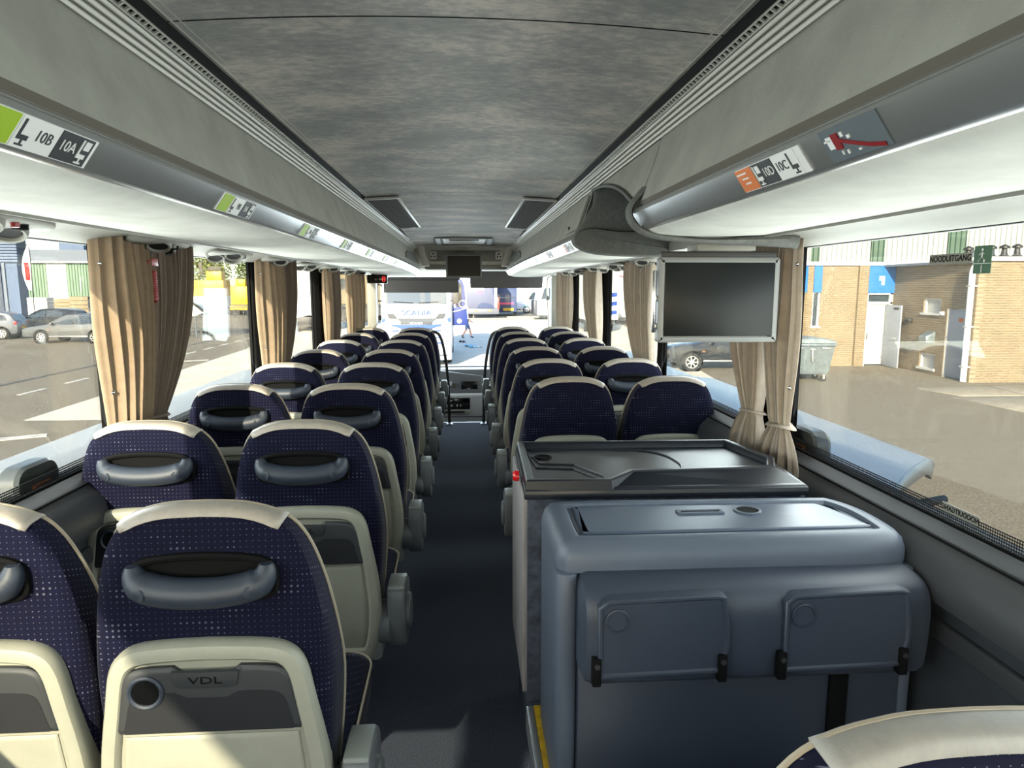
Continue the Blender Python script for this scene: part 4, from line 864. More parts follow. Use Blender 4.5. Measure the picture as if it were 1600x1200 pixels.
obj('running_figure', fig, 'paper', e); obj('arrow', MB().bb(-.0024, -.0018, -.001, .001, -.029, -.012).bb(-.0024, -.0018, -.026, .026, -.009, -.0078), 'paper', e)
sticker('mirrored_sticker', 'grey sticker with mirrored NOODUITGANG lettering low on the right window', ((X0, 1.462, .972), .120, .022), 'stk', 'NOODUITGANG', 'black', (0, -1, 0), .0175, -.92)
# ------------------------------------------------------------------ outside: ground, road marks, open body flaps
GZ = -1.35
gr = struct('ground', MB().bb(-160, 160, -60, 200, GZ-.1, GZ), 'asphalt', smooth=False)
obj('gutter_line', MB().rings([[(x, y, z) for x, y, z in ((-13.3, -5, GZ), (-13.1, -5, GZ), (-13.1, -5, GZ+.012), (-13.3, -5, GZ+.012))]] + [[(-13.5-.0006*(y-12)**1.6+a, y, z) for a, z in ((-.1, GZ), (.1, GZ), (.1, GZ+.012), (-.1, GZ+.012))] for y in (14, 20, 26, 32, 40, 50, 60)]), 'kerb', gr)
for i in range(18):
    y = 8.2+2.2*i
    d = obj('road_dash', MB().box((-11.75-.012*i*1.6, y, GZ+.006), (.13, 1.15, .012)), 'paint', gr, smooth=False)
for x, y, a in ((-8.6, 13.2, .5), (-8.9, 21.5, .55), (-10.6, 27, .4), (-9.8, 33, .4)):
    obj('road_arrow', MB().box((x, y, GZ+.005), (1.1, .28, .01), Matrix.Rotation(a, 3, 'Z')), 'paint', gr, smooth=False)
for k, (a, b, c, d) in enumerate((((12.7, 18.1), (12.95, 16.75), (14.7, 16.72), (15.0, 18.4)), ((14.78, 16.72), (15.06, 18.4), (16.9, 18.3), (16.9, 16.7)), ((12.6, 16.6), (12.72, 14.5), (14.6, 14.5), (14.65, 16.6)), ((14.75, 16.6), (14.7, 14.5), (17, 14.5), (17, 16.6)))):
    obj('concrete_slab', MB().rings([[(p[0], p[1], z) for p in (a, b, c, d)] for z in (GZ-.02, GZ+.018)]), 'slab', gr, bevel=.01)
for i in range(3): obj('kerb_strip', MB().box((6, 57+3.2*i, GZ+.05), (30, .35, .12)), 'slab', gr)

obj('bright_yard', MB().rings([[(x, y, z) for x, y in ((-9.5, 15), (7.0, 15), (12.5, 56), (-11, 56))] for z in (GZ-.02, GZ+.004)]), 'yardbright', gr, smooth=False)  # ground ahead coloured paler to carry the glare through the windscreen
def flap(label, side, y0, y1, x1, skew, z):
    z += .015
    t = thing('body_flap', label, 'luggage flap', (side*1.27, y0, z))
    n = 12; L = y1-y0
    out = spline([(0, .015), (.12, .03), (.26, .022), (.38, .008), (x1-1.27, -.035)], 3)
    mb = MB().rings([[(side*u, -.0+ (L)*v + skew*(u/(x1-1.27))*(1-v), w+z0) for u, w in out] + [(side*u, L*v+skew*(u/(x1-1.27))*(1-v), w+z0-.022) for u, w in out[::-1]] for v in [k/n for k in range(n+1)] for z0 in (0,)])
    obj('skin', mb, 'white' if side > 0 else 'flapw', t)  # right skin is whiter, its colour making up for the missing sun
    obj('end_rib', MB().rings([[(side*u, a+skew*(u/(x1-1.27)), w-d) for u, w in out] for a, d in ((.004, .0), (.004, .055), (.03, .055))], cap=False, closed=False), 'alu', t, solid=.006)
    obj('hinge_arm', MB().tube([(0, .04, -.06), (side*.10, .05, -.05), (side*.24, .10, -.05)], .014, 8), 'dark', t)
    return t
flap('open white body flap outside the near right windows', 1, 1.86, 4.35, 1.73, .46, .875)
flap('open white body flap further ahead outside the right windows', 1, 4.45, 6.6, 1.73, .05, .84)
flap('long open white body flap outside the left windows', -1, 1.4, 5.1, 1.70, .0, .86)
for side, y, nm in ((1, 2.34, 'right'), (-1, 1.99, 'left')):
    m = thing('side_marker', 'smoked flap latch with an amber marker seen through the %s window' % nm, 'marker lamp', (side*1.235, y-.03*(side>0), .925))
    obj('housing', MB().slab(rrect(.20, .15, .05, 5), [(.008, .03), (0, .02), (0, -.02), (.012, -.034)], lambda u, v, d: (side*(.01-d), u, v)), 'smoke', m)
    obj('amber_lens', MB().slab(rrect(.085, .022, .009, 4, 0, .006), [(0, .03), (.002, .0385)], lambda u, v, d: (-side*d*1.0+side*.008, u, v)), 'amber', m)

# ------------------------------------------------------------------ cars
def wheel(parent, x, y, r, out):
    w = obj('wheel', MB().lathe([(r*.62, -.09), (r*.95, -.10), (r, -.06), (r, .06), (r*.95, .10), (r*.70, .10), (r*.66, .07)], (x, y, r), (0, out, 0), 28), 'tyre', parent)
    mb = MB().lathe([(r*.67, .06), (r*.66, .095), (r*.60, .095), (r*.58, .04)], (x, y, r), (0, out, 0), 28, cap=False).lathe([(r*.60, .03), (r*.60, .035)], (x, y, r), (0, out, 0), 20).lathe([(r*.15, .05), (r*.15, .105), (r*.08, .11)], (x, y, r), (0, out, 0), 12)
    obj('wheel_well', MB().lathe([(r*.60, .02), (r*.60, .037)], (x, y, r), (0, out, 0), 20), 'black', w)
    sp = MB().lathe([(r*.67, .06), (r*.66, .098), (r*.60, .098), (r*.58, .04)], (x, y, r), (0, out, 0), 28, cap=False).lathe([(r*.17, .04), (r*.15, .105), (r*.06, .11)], (x, y, r), (0, out, 0), 12)
    for k in range(7):
        a = 2*PI*k/7; R = Matrix.Rotation(a, 3, 'Y')
        sp.box(Vector((x, y+out*.085, r))+R @ Vector((r*.38, 0, 0)), (r*.50, .03, r*.13), R)
    obj('rim', sp, 'rim', w)
def car(label, loc, rz, paint, kind, L=4.2, H=1.48, Wd=1.74):
    t = thing('car', label, 'car', loc, rz)
    k = L/4.2
    if kind == 'hatch':
        low = [(-2.1, .35), (-2.1, .62), (-2.02, .86), (-1.4, .95), (-.95, 1.0)]; roof = [(-.25, 1.38), (.25, H), (1.3, H-.03), (1.75, H-.16)]; rear = [(2.0, .98), (2.08, .80), (2.06, .40), (1.9, .28)]
        sw = [((-.78, 1.0), (-.18, 1.34), (.25, 1.41), (.38, 1.41), (.38, 1.0)), ((.45, 1.0), (.45, 1.41), (1.15, 1.40), (1.45, 1.30), (1.55, 1.06))]; ws = ((-.92, 1.01), (-.28, 1.37)); rwn = ((1.80, 1.31), (1.985, 1.02))
    else:
        low = [(-2.25, .32), (-2.27, .55), (-2.2, .74), (-1.5, .90), (-1.02, .96)]; roof = [(-.25, 1.38), (.2, H), (.95, H-.02), (1.35, H-.14)]; rear = [(1.85, 1.0), (2.2, .96), (2.25, .75), (2.2, .38), (2.1, .30)]
        sw = [((-.80, .97), (-.20, 1.33), (.18, 1.40), (.28, 1.40), (.28, .98)), ((.35, .98), (.35, 1.40), (.90, 1.40), (1.28, 1.28), (1.50, 1.01))]; ws = ((-.98, .98), (-.28, 1.37)); rwn = ((1.42, 1.32), (1.82, 1.02))
    prof = spline(low+roof, 3)[:-1] + spline([roof[-1]]+rear, 3)
    prof = [(x*k, z) for x, z in prof]
    hw = Wd/2
    tum = lambda z: 1-.20*max(0, (z-.92)/.55)
    bodyp = [(.10, -hw), (.03, -hw*.985), (0, -hw*.93), (0, hw*.93), (.03, hw*.985), (.10, hw)]
    obj('body', MB().slab(prof, [(a*.6, b) for a, b in bodyp], lambda u, v, d: (u, d*tum(v)*(1-.05*abs(u/(L/2))**3), v)), paint, t)
    for s in (-1, 1):
        for q in sw:
            obj('side_window', MB().rings([[(x*k, s*(hw*tum(z)*(.992 if o else .93)+.004*o), z) for x, z in q] for o in (0, 1)]), 'carglass', t, smooth=False)
        for wx in (-1.32, 1.28):
            obj('wheel_arch', MB().lathe([(.39, 0), (.39, .03), (.33, .035)], (wx*k, s*(hw-.03), .32), (0, s, 0), 24), 'black', t)
            wheel(t, wx*k, s*(hw-.07), .32, s)
        obj('tail_lamp', MB().box((L/2-.12, s*(hw-.16), .88), (.14, .26, .2)), 'tail', t, bevel=.03)
        obj('head_lamp', MB().box((-L/2+.16, s*(hw-.22), .72), (.22, .30, .13)), 'lamp', t, bevel=.03)
        obj('door_mirror', MB().box((-.72*k, s*(hw+.07), .99), (.12, .18, .13)), paint, t, bevel=.03)
        obj('sill_line', MB().box((0, s*(hw-.005), .36), (1.9*k, .03, .05)), 'alu' if kind != 'hatch' else 'dark', t, bevel=.01)
        obj('side_marker', MB().box((-.95*k, s*(hw-.012), .68), (.07, .02, .035)), 'amber', t, bevel=.006)
        obj('door_handle', MB().box((.22*k, s*(hw-.004), .86), (.16, .03, .03)), paint, t, bevel=.008)
    for nm, (a, b) in (('windscreen', ws), ('rear_window', rwn)):
        dx, dz = b[0]-a[0], b[1]-a[1]; l = math.hypot(dx, dz); sg = 1 if nm == 'rear_window' else -1
        nx, nz = (-dz/l, dx/l) if (-dz*sg > 0) else (dz/l, -dx/l)
        rr = []
        for o in (-.03, .012):
            rr.append([((p[0]+nx*o)*k, s*(hw*tum(p[1])-.09), p[1]+nz*o) for p, s in ((a, -1), (a, 1), (b, 1), (b, -1))])
        obj(nm, MB().rings(rr), 'carglass', t, smooth=False)
    obj('number_plate', MB().box((L/2+.0, 0, .62), (.03, .5, .11)), 'yel', t)
    return t
car('silver hatchback at the far left edge, showing its red tail lamp', (-26.6, 39.3, GZ), .22, 'silver', 'hatch', 4.0, 1.5)
car('dark estate car parked behind the silver hatchback and the grey saloon', (-26.0, 44.5, GZ), -.22, 'carnavy', 'hatch', 4.6, 1.52)
car('grey saloon car with pale wheel trims parked left of the first curtain', (-20.0, 36.6, GZ), -.10, 'cargrey', 'saloon', 4.5, 1.46)
car('black car under the large screen outside the right windows', (9.1, 23.2, GZ), -.06, 'carblack', 'saloon', 4.5, 1.46, 1.78)

# ------------------------------------------------------------------ white truck facing the bus
T = thing('truck', 'white truck facing the bus beyond the windscreen, with blue stripes on its nose', 'truck', (-1.75, 24.4, GZ))
obj('cab', MB().prism(spline([(0, .42), (-.03, .9), (0, 1.7), (.05, 2.25), (.22, 3.1), (.42, 3.75), (.9, 3.9)], 4)+[(2.3, 3.95), (2.3, .5), (1.7, .5), (1.6, 1.0), (1.1, 1.0), (1.0, .45)], -1.25, 1.25, axis='X'), 'truckw', T, bevel=.06, seg=3)
obj('windscreen', MB().rings([[(x, y, z) for x, y, z in ((-1.08, .03-o, 2.26), (1.08, .03-o, 2.26), (1.04, .22-o, 3.08), (-1.04, .22-o, 3.08))] for o in (.03, -.05)]), 'carglass', T)
obj('bumper', MB().prism([(-1.25, .0), (-1.22, -.10), (-.9, -.14), (.9, -.14), (1.22, -.10), (1.25, 0), (1.25, .4), (-1.25, .4)], .25, .82, axis='Z'), 'truckw', T, bevel=.04, seg=3)
obj('grille_upper', MB().rings([[(x, y, z) for x, z in ((-.70, 1.74), (.70, 1.74), (.54, 1.60), (-.54, 1.60))] for y in (-.055, 0)]), 'grille', T)
gl = obj('grille', MB().bb(-.56, .56, -.05, .02, 1.16, 1.62), 'grille', T, bevel=.02)
for k in range(5): obj('grille_bar', MB().bb(-.55, .55, -.062, -.05, 1.19+.09*k, 1.22+.09*k), 'dark', gl)
for k in range(9): obj('grille_slot', MB().bb(-.5+.12*k, -.46+.12*k, -.06, -.05, 1.52, 1.60), 'dark', gl)
obj('blue_stripe', MB().rings([[(x, y, z) for x, z in ((-.86, 1.52), (-.5, 1.50), (.5, 1.50), (.86, 1.54), (.86, 1.48), (.5, 1.38), (-.5, 1.38), (-.86, 1.47))] for y in (-.075, -.03)]), 'stripe', T)
for s in (-1, 1):
    obj('vent_panel', MB().rings([[(s*x, y, z) for x, z in ((.66, 1.72), (.80, 1.90), (1.02, 1.90), (.98, 1.74))] for y in (-.04, .03)]), 'dark', T)
    for z in (1.30, 1.05, .86): obj('blue_stripe', MB().bb(s*.62, s*.86, -.06, 0, z-.02, z+.022), 'stripe', T, bevel=.01)
    obj('blue_flash', MB().rings([[(s*x, y, z) for x, z in ((1.08, 1.70), (1.20, 1.78), (1.22, 1.60), (1.14, 1.60))] for y in (-.02, .05)]), 'stripe', T)
    obj('head_lamp', MB().rings([[(s*x, y, z) for x, z in ((.74, .64), (.80, .74), (1.18, .84), (1.20, .62), (.9, .56))] for y in (-.155, -.05)]), 'lamp', T, bevel=.02)
    obj('fog_lamp', MB().bb(s*.78, s*1.08, -.15, -.10, .40, .46), 'grille', T, bevel=.01)
    obj('mirror', MB().bb(s*1.32, s*1.52, -.08, .10, 2.25, 3.05), 'dark', T, bevel=.05)
    obj('mirror_arm', MB().tube([(s*1.2, .1, 2.9), (s*1.42, 0, 2.95)], .03, 6).tube([(s*1.2, .1, 2.35), (s*1.42, 0, 2.35)], .03, 6), 'dark', T)
    obj('wheel', MB().lathe([(.3, -.15), (.50, -.16), (.52, -.1), (.52, .1), (.50, .16), (.3, .16)], (s*1.05, 1.35, .52), (s, 0, 0), 24), 'tyre', T)
    obj('wiper', MB().tube([(s*.1, -.01, 2.28), (s*.8, .0, 2.32)], .012, 5), 'black', T)
text('lettering', 'SCANIA', .24, 'stripe', T, (0, -.035, 1.93), (1, 0, 0), (0, 0, 1), .01, sx=1.25)
text('lettering', 'SCANIA', .10, 'offwhite', T, (0, -.066, 1.56), (1, 0, 0), (0, 0, 1), .008, sx=1.3)
obj('number_plate', MB().bb(-.26, .26, -.16, -.13, .36, .47), 'yel', T)
obj('chassis', MB().bb(-.45, .45, 1.0, 6.4, .55, .95), 'dark', T, bevel=.03)
obj('rear_body', MB().bb(-1.24, 1.24, 2.7, 6.6, 1.1, 3.9), 'offwhite', T, bevel=.04)
for s in (-1, 1): obj('wheel', MB().lathe([(.3, -.2), (.50, -.2), (.52, -.1), (.52, .1), (.50, .2), (.3, .2)], (s*1.0, 5.3, .52), (s, 0, 0), 24), 'tyre', T)
D0 = obj('open_door', MB().rings([[(x, y, z) for x, z in ((1.27, 1.46), (1.80, 1.46), (1.84, 1.7), (1.70, 2.9), (1.62, 3.1), (1.27, 3.1))] for y in (.35, .43)]), 'truckblue', T, bevel=.02)
obj('door_window', MB().bb(1.33, 1.60, .342, .36, 2.35, 3.0), 'carglass', D0)
obj('door_trim', MB().tube([(1.29, .335, 1.95), (1.5, .33, 2.0), (1.76, .335, 2.08)], .018, 6).tube([(1.72, .335, 2.9), (1.84, .335, 1.7)], .018, 6), 'offwhite', D0)
obj('round_mark', MB().lathe([(.085, 0), (.085, .014)], (1.52, .35, 1.62), (0, -1, 0), 18), 'offwhite', D0)
text('lettering', 'b', .13, 'truckblue', D0, (1.52, .333, 1.62), (1, 0, 0), (0, 0, 1), .004)
text('lettering', 'TO', .40, 'offwhite', D0, (1.52, .34, 2.22), (1, 0, 0), (0, 0, 1), .008)

# walking person beside the truck
def person(loc, rz):
    bm = bmesh.new(); P = {}
    J = dict(pelvis=((0, 0, .93), .15), waist=((0, 0, 1.08), .145), chest=((.02, 0, 1.28), .165), neck0=((.02, 0, 1.43), .09), neck=((.03, 0, 1.50), .058), head0=((.05, 0, 1.58), .082), head1=((.055, 0, 1.67), .098), head2=((.04, 0, 1.745), .07),
             shL=((.01, .17, 1.40), .075), elL=((-.12, .22, 1.15), .046), wrL=((-.02, .22, .93), .032), haL=((.02, .22, .86), .036), shR=((.01, -.17, 1.40), .075), elR=((.02, -.22, 1.14), .046), wrR=((.18, -.20, .97), .032), haR=((.24, -.19, .93), .036),
             hipL=((0, .095, .90), .115), knL=((.20, .10, .52), .066), anL=((.30, .10, .12), .045), hlL=((.29, .10, .07), .045), toL=((.45, .11, .05), .036),
             hipR=((0, -.095, .90), .115), knR=((-.04, -.10, .50), .066), anR=((-.26, -.10, .16), .045), hlR=((-.29, -.10, .10), .045), toR=((-.15, -.11, .04), .036))
    E = [('pelvis', 'waist'), ('waist', 'chest'), ('chest', 'neck0'), ('neck0', 'neck'), ('neck', 'head0'), ('head0', 'head1'), ('head1', 'head2')]
    for s in 'LR': E += [('chest', 'sh'+s), ('sh'+s, 'el'+s), ('el'+s, 'wr'+s), ('wr'+s, 'ha'+s), ('pelvis', 'hip'+s), ('hip'+s, 'kn'+s), ('kn'+s, 'an'+s), ('an'+s, 'hl'+s), ('hl'+s, 'to'+s)]
    for s, sg in (('L', 1), ('R', -1)):
        h = Vector(J['ha'+s][0]); dr = (h-Vector(J['wr'+s][0])).normalized()
        for i, (o, ln) in enumerate(((-.025, .075), (-.009, .085), (.009, .08), (.024, .065))):
            J['f%s%d' % (s, i)] = (tuple(h+dr*.03+Vector((o, 0, 0))), .012); J['g%s%d' % (s, i)] = (tuple(h+dr*ln+Vector((o*1.1, -sg*.02, 0))), .009)
            E += [('ha'+s, 'f%s%d' % (s, i)), ('f%s%d' % (s, i), 'g%s%d' % (s, i))]
        J['t'+s] = (tuple(h+Vector((.045, -sg*.01, -.01))), .011); E.append(('ha'+s, 't'+s))
    names = list(J); me = bpy.data.meshes.new('person_body')
    me.from_pydata([J[n][0] for n in names], [(names.index(a), names.index(b)) for a, b in E], [])
    o = bpy.data.objects.new('body', me); COL.objects.link(o)
    md = o.modifiers.new('skin', 'SKIN'); 
    for i, n in enumerate(names):
        sv = me.skin_vertices[0].data[i]; sv.radius = (J[n][1], J[n][1]); sv.use_root = (n == 'pelvis')
    sb = o.modifiers.new('sub', 'SUBSURF'); sb.levels = 1; sb.render_levels = 1
    bpy.context.view_layer.update()
    m2 = bpy.data.meshes.new_from_object(o.evaluated_get(bpy.context.evaluated_depsgraph_get()))
    o.modifiers.clear(); o.data = m2
    m2.materials.clear()
    for k in ('skin', 'shirt', 'shorts', 'hair', 'shoe'): m2.materials.append(M[k])
    for p in m2.polygons:
        c = p.center; p.use_smooth = True
        if c.z > 1.53: p.material_index = 3 if (c.z > 1.70 or c.x < .02) else 0
        elif c.z > .95 and not (abs(c.y) > .17 and c.z < 1.22): p.material_index = 1
        elif .50 < c.z <= .95 and abs(c.y) < .19: p.material_index = 2
        elif c.z < .13 or (c.z < .2 and c.x < -.2): p.material_index = 4
        else: p.material_index = 0
    t = thing('person', 'walking person in navy shirt, shorts and dark boots beyond the truck door', 'person', loc, rz)
    o.parent = t
    for s in (-1, 1):
        obj('eye', MB().lathe([(.012, 0), (.011, .006), (.005, .010)], (.142, s*.032, 1.655), (1, s*.15, 0), 10), 'black', t)
        obj('ear', MB().box((.045, s*.098, 1.645), (.04, .02, .06)), 'skin', t, bevel=.008)
    obj('nose', MB().rings([[(.145, -.012, 1.65), (.145, .012, 1.65), (.145, 0, 1.66)], [(.172, -.014, 1.615), (.172, .014, 1.615), (.150, 0, 1.605)]]), 'skin', t, bevel=.004)
    obj('mouth', MB().box((.142, 0, 1.583), (.012, .05, .010)), 'tail', t, bevel=.003)
    return t
person((.03, 37.8, GZ), .25)
for i, (x, y, w, m) in enumerate(((.15, 32.6, .5, 'cyan'), (.55, 32.2, .45, 'offwhite'), (.32, 32.0, .35, 'cyan'), (-.2, 35.1, .35, 'dark'))):
    t = thing('litter', ('pale blue plastic scrap on the shaded ground beside the truck', 'white plastic scrap on the shaded ground right of the blue scraps', 'smaller blue plastic scrap lying nearest the bus', 'small dark scrap near the walking person')[i], 'litter', (x, y, GZ))
    obj('sheet', MB().grid(lambda u, v: ((u-.5)*w, (v-.5)*w*.9, .05+.05*math.sin(7*u+i)*math.cos(6*v+i)), 8, 8), m, t, solid=.01)

# vehicles beyond the truck
nv = thing('navy_trailer', 'dark navy box trailer with red tail lamp and pink lettering behind the truck', 'trailer', (1.9, 60, GZ))
obj('box', MB().bb(-1.8, .85, 0, 9, .95, 4.4), 'navy', nv, bevel=.05); obj('tail_frame', MB().bb(.62, .84, -.04, 0, 1.0, 4.4), 'offwhite', nv)
obj('tail_lamp', MB().bb(.86, 1.02, -.05, .1, .7, 1.9), 'tail', nv, bevel=.03); obj('bumper', MB().bb(-1.8, 1.0, -.1, .2, .45, .95), 'dashdk', nv, bevel=.04)
obj('rear_wheel', MB().lathe([(.3, -.2), (.50, -.2), (.52, .2), (.3, .2)], (-1.5, .8, .52), (-1, 0, 0), 20), 'tyre', nv)
obj('logo_field', MB().bb(-1.6, -.3, -.03, 0, 2.5, 3.1), 'offwhite', nv, bevel=.02); obj('pink_lettering', MB().bb(-1.0, -.4, -.03, 0, 2.25, 2.38), 'pink', nv)
for x in (-1.0, .2): obj('amber_reflector', MB().bb(x-.1, x+.1, -.12, -.09, .72, .80), 'amber', nv)
n2 = thing('navy_van', 'second navy van with a pink stripe and yellow plate, right of the navy trailer', 'van', (4.0, 66, GZ))
obj('body', MB().prism([(0, .4), (0, 2.0), (.25, 2.75), (5.2, 2.75), (5.6, 1.2), (5.6, .4)], -1.05, .95, axis='X'), 'navy', n2, bevel=.08)
obj('rear_window', MB().rings([[(x, y, z) for x, y, z in ((-.8, -.02+o, 1.75), (.7, -.02+o, 1.75), (.7, .19+o, 2.5), (-.8, .19+o, 2.5))] for o in (-.02, .05)]), 'carglass', n2)
obj('pink_lettering', MB().bb(-.8, .6, -.03, 0, 1.15, 1.32), 'pink', n2); obj('number_plate', MB().bb(-.4, .6, -.04, 0, .55, .8), 'yel', n2); obj('tail_lamp', MB().bb(-1.0, -.85, -.03, .05, .8, 1.6), 'tail', n2)
for x in (-.9, .8): obj('wheel', MB().lathe([(.2, -.1), (.36, -.1), (.36, .1), (.2, .1)], (x, .9, .36), (1, 0, 0), 18), 'tyre', n2)
wb = thing('dark_bin', 'dark grey wheeled bin standing between the navy van and the white van', 'bin', (4.85, 80, GZ))
obj('body', MB().rings([[(a*w, b*w, z) for a, b in ((-1, -1), (1, -1), (1, 1), (-1, 1))] for z, w in ((.1, .30), (1.3, .40))]), 'dark', wb, bevel=.03); obj('lid', MB().bb(-.43, .43, -.43, .43, 1.3, 1.42), 'dark', wb, bevel=.03)
for s in (-1, 1): obj('wheel', MB().lathe([(.12, -.04), (.12, .04)], (s*.3, .25, .12), (1, 0, 0), 14), 'tyre', wb)
vn = thing('white_van', 'white and pale blue van facing left in the yard on the right', 'van', (8.6, 74, GZ))
vp = spline([(-3.2, .45), (-3.25, .95), (-2.9, 1.25), (-2.15, 1.45), (-1.5, 2.35), (-.8, 2.6)], 3)+[(2.6, 2.65), (2.65, .4)]
obj('body', MB().prism(vp, -.95, .95, axis='Y'), 'white', vn, bevel=.06)
obj('blue_side', MB().bb(-2.4, 2.2, -.97, -.93, .75, 1.35), 'vanblue', vn, bevel=.02); obj('side_window', MB().rings([[(x, y, z) for x, z in ((-2.0, 1.5), (-1.45, 2.25), (-.7, 2.3), (-.7, 1.5))] for y in (-.97, -.9)]), 'carglass', vn)
obj('bumper', MB().bb(-3.3, -2.7, -.94, .94, .35, .85), 'silver', vn, bevel=.06); obj('mirror', MB().bb(-1.8, -1.65, -1.2, -.98, 1.5, 1.95), 'dark', vn, bevel=.03)
for x in (-2.1, 1.7): wheel(vn, x, -.86, .40, -1)
tw = thing('white_tractor', 'white truck cab at the right edge of the windscreen', 'truck', (7.5, 58, GZ))
obj('cab', MB().prism(spline([(-1.75, .5), (-1.8, 1.3), (-1.6, 1.7), (-1.3, 2.9), (-.6, 3.5)], 3)+[(1.6, 3.6), (1.6, .5)], -1.2, 1.2, axis='Y'), 'white', tw, bevel=.06)
obj('side_window', MB().rings([[(x, y, z) for x, z in ((-1.25, 1.8), (-.95, 2.75), (.2, 2.8), (.2, 1.8))] for y in (-1.22, -1.1)]), 'carglass', tw)
obj('front_grille', MB().bb(-1.84, -1.55, -1.21, 1.1, .5, 1.75), 'grille', tw, bevel=.03)
wheel(tw, .3, -1.1, .50, -1); wheel(tw, 1.3, 1.0, .50, 1)

# row of yard buildings far ahead
fb = thing('far_hall', 'pale industrial hall beyond the vehicles ahead of the bus', 'building', (6, 112, GZ))
obj('walls', MB().bb(-10, 45, 0, 18, 0, 7.5), 'offwhite', fb); obj('roof_edge', MB().bb(-10.3, 45.3, -.3, 18, 7.5, 8.2), 'roofgrey', fb)
for i in range(4): obj('roller_door', MB().bb(-8+11*i, -2+11*i, -.12, 0, 0, 4.6), 'door', fb, bevel=.03)
for i in range(4): obj('window', MB().bb(0+11*i, 2+11*i, -.08, 0, 4.8, 6.2), 'carglass', fb)

# red container and white trailer seen through the right windows
rc = thing('red_container', 'red container with white lettering beyond the right windows', 'container', (14.0, 65.2, GZ))
obj('box', MB().bb(-1.25, 1.9, 0, 6, .12, 3.9), 'redbox', rc, bevel=.03)
for k in range(10): obj('corrugation', MB().bb(-1.1+.3*k, -.95+.3*k, -.05, 0, .3, 3.6), 'redbox', rc, bevel=.015)
text('lettering', 'CAR', .55, 'offwhite', rc, (-.55, -.075, 3.1), (1, 0, 0), (0, 0, 1), .01)
obj('skid', MB().bb(-1.2, 1.8, .1, 5.8, 0, .12), 'dark', rc)
wt = thing('white_trailer', 'white tarpaulin trailer with pale lettering between red container and curtain', 'trailer', (12.6, 51, GZ))
obj('tarpaulin', MB().prism([(-1.45, .55), (-1.55, 2.95), (-.3, 3.6), (2.6, 3.9), (2.6, .55)], 0, 7, axis='Y'), 'offwhite', wt, bevel=.04)
text('lettering', 'The', 1.1, 'white', wt, (-.55, -.02, 2.05), (1, 0, 0), (0, 0, 1), .01)
obj('chassis', MB().bb(-1.2, 2.4, .2, 6.8, .3, .55), 'dark', wt)
for x in (-.9, 2.0): obj('wheel', MB().lathe([(.2, -.12), (.45, -.12), (.45, .12), (.2, .12)], (x, 1.2, .45), (1, 0, 0), 18), 'tyre', wt)
bt = thing('blue_striped_lorry', 'white lorry with blue chevrons beyond the front right curtain', 'truck', (9.0, 42, GZ))
obj('box', MB().bb(-1.6, .5, 0, 6, .8, 3.8), 'offwhite', bt, bevel=.04)
for k in range(3): obj('blue_chevron', MB().rings([[(x, y, z) for x, z in ((-1.55, .95+.55*k), (.4, 1.15+.55*k), (.4, 1.4+.55*k), (-1.55, 1.2+.55*k))] for y in (-.03, .01)]), 'stripe', bt)
for x in (-1.3, .2): obj('wheel', MB().lathe([(.2, -.12), (.48, -.12), (.48, .12), (.2, .12)], (x, 1.2, .48), (1, 0, 0), 18), 'tyre', bt)
obj('chassis', MB().bb(-1.4, .3, .2, 5.8, .45, .8), 'dark', bt)

# ------------------------------------------------------------------ brick building on the right
BB = thing('brick_building', 'yellow brick building with white cladding above, outside the right windows', 'building', (15.35, 23.6, GZ))
bx, by, bz = 15.35, 23.6, GZ
A2 = Vector((15.35, 23.6)); B2 = Vector((15.05, 19.2)); UD = (B2-A2).normalized(); ND = Vector((UD.y, -UD.x)); 
if ND.x > 0: ND = -ND
LL = (B2-A2).length
def W2(t, z, o=0.0): p = A2+UD*t+ND*o; return (p.x-bx, p.y-by, z-bz)
def w2box(name, t0, t1, z0, z1, o0, o1, m, par=BB, bevel=0.0):
    return obj(name, MB().rings([[W2(t0, z, o0), W2(t1, z, o0), W2(t1, z, o1), W2(t0, z, o1)] for z in (z0, z1)]), m, par, bevel=bevel)
def w1box(name, x0, x1, z0, z1, y0, y1, m, par=BB, bevel=0.0):
    return obj(name, MB().bb(x0-bx, x1-bx, y0-by, y1-by, z0-bz, z1-bz), m, par, bevel=bevel)
def wallgrid(cuts_t, cuts_z, holes, f):
    """wall made of blocks leaving out the openings"""
    mb = MB()
    for t0, t1 in zip(cuts_t, cuts_t[1:]):
        for z0, z1 in zip(cuts_z, cuts_z[1:]):
            tm, zm = (t0+t1)/2, (z0+z1)/2
            if any(a < tm < b and c < zm < d for a, b, c, d in holes): continue
            f(mb, t0, t1, z0, z1)
    return mb
ZT1 = 2.25
h2 = [(1.83, 2.74, .60, 1.12), (1.83, 2.68, -1.20, -.68), (3.10, 4.02, GZ, .82)]
f2 = lambda mb, t0, t1, z0, z1: mb.rings([[W2(t0, z, 0), W2(t1, z, 0), W2(t1, z, -.3), W2(t0, z, -.3)] for z in (z0, z1)])
uvbox(obj('brick_wall', wallgrid([0, 1.83, 2.68, 2.74, 3.10, 4.02, LL], [GZ, -1.20, -.68, .60, .82, 1.12, ZT1], h2, f2), 'brick', BB, smooth=False))
h1 = [(12.36, 12.64, .08, 1.28), (14.36, 15.33, GZ, 1.27)]
f1 = lambda mb, t0, t1, z0, z1: mb.bb(t0-bx, t1-bx, 23.62-by, 23.95-by, z0-bz, z1-bz)
uvbox(obj('brick_wall', wallgrid([11.8, 12.36, 12.64, 14.36, 15.33, 15.7], [GZ, .08, 1.27, 1.28, ZT1], h1, f1), 'brick', BB, smooth=False))
uvbox(obj('brick_wall', MB().bb(15.05-bx, 26-bx, 19.2-by, 19.5-by, 0, ZT1-bz), 'brick', BB, smooth=False))
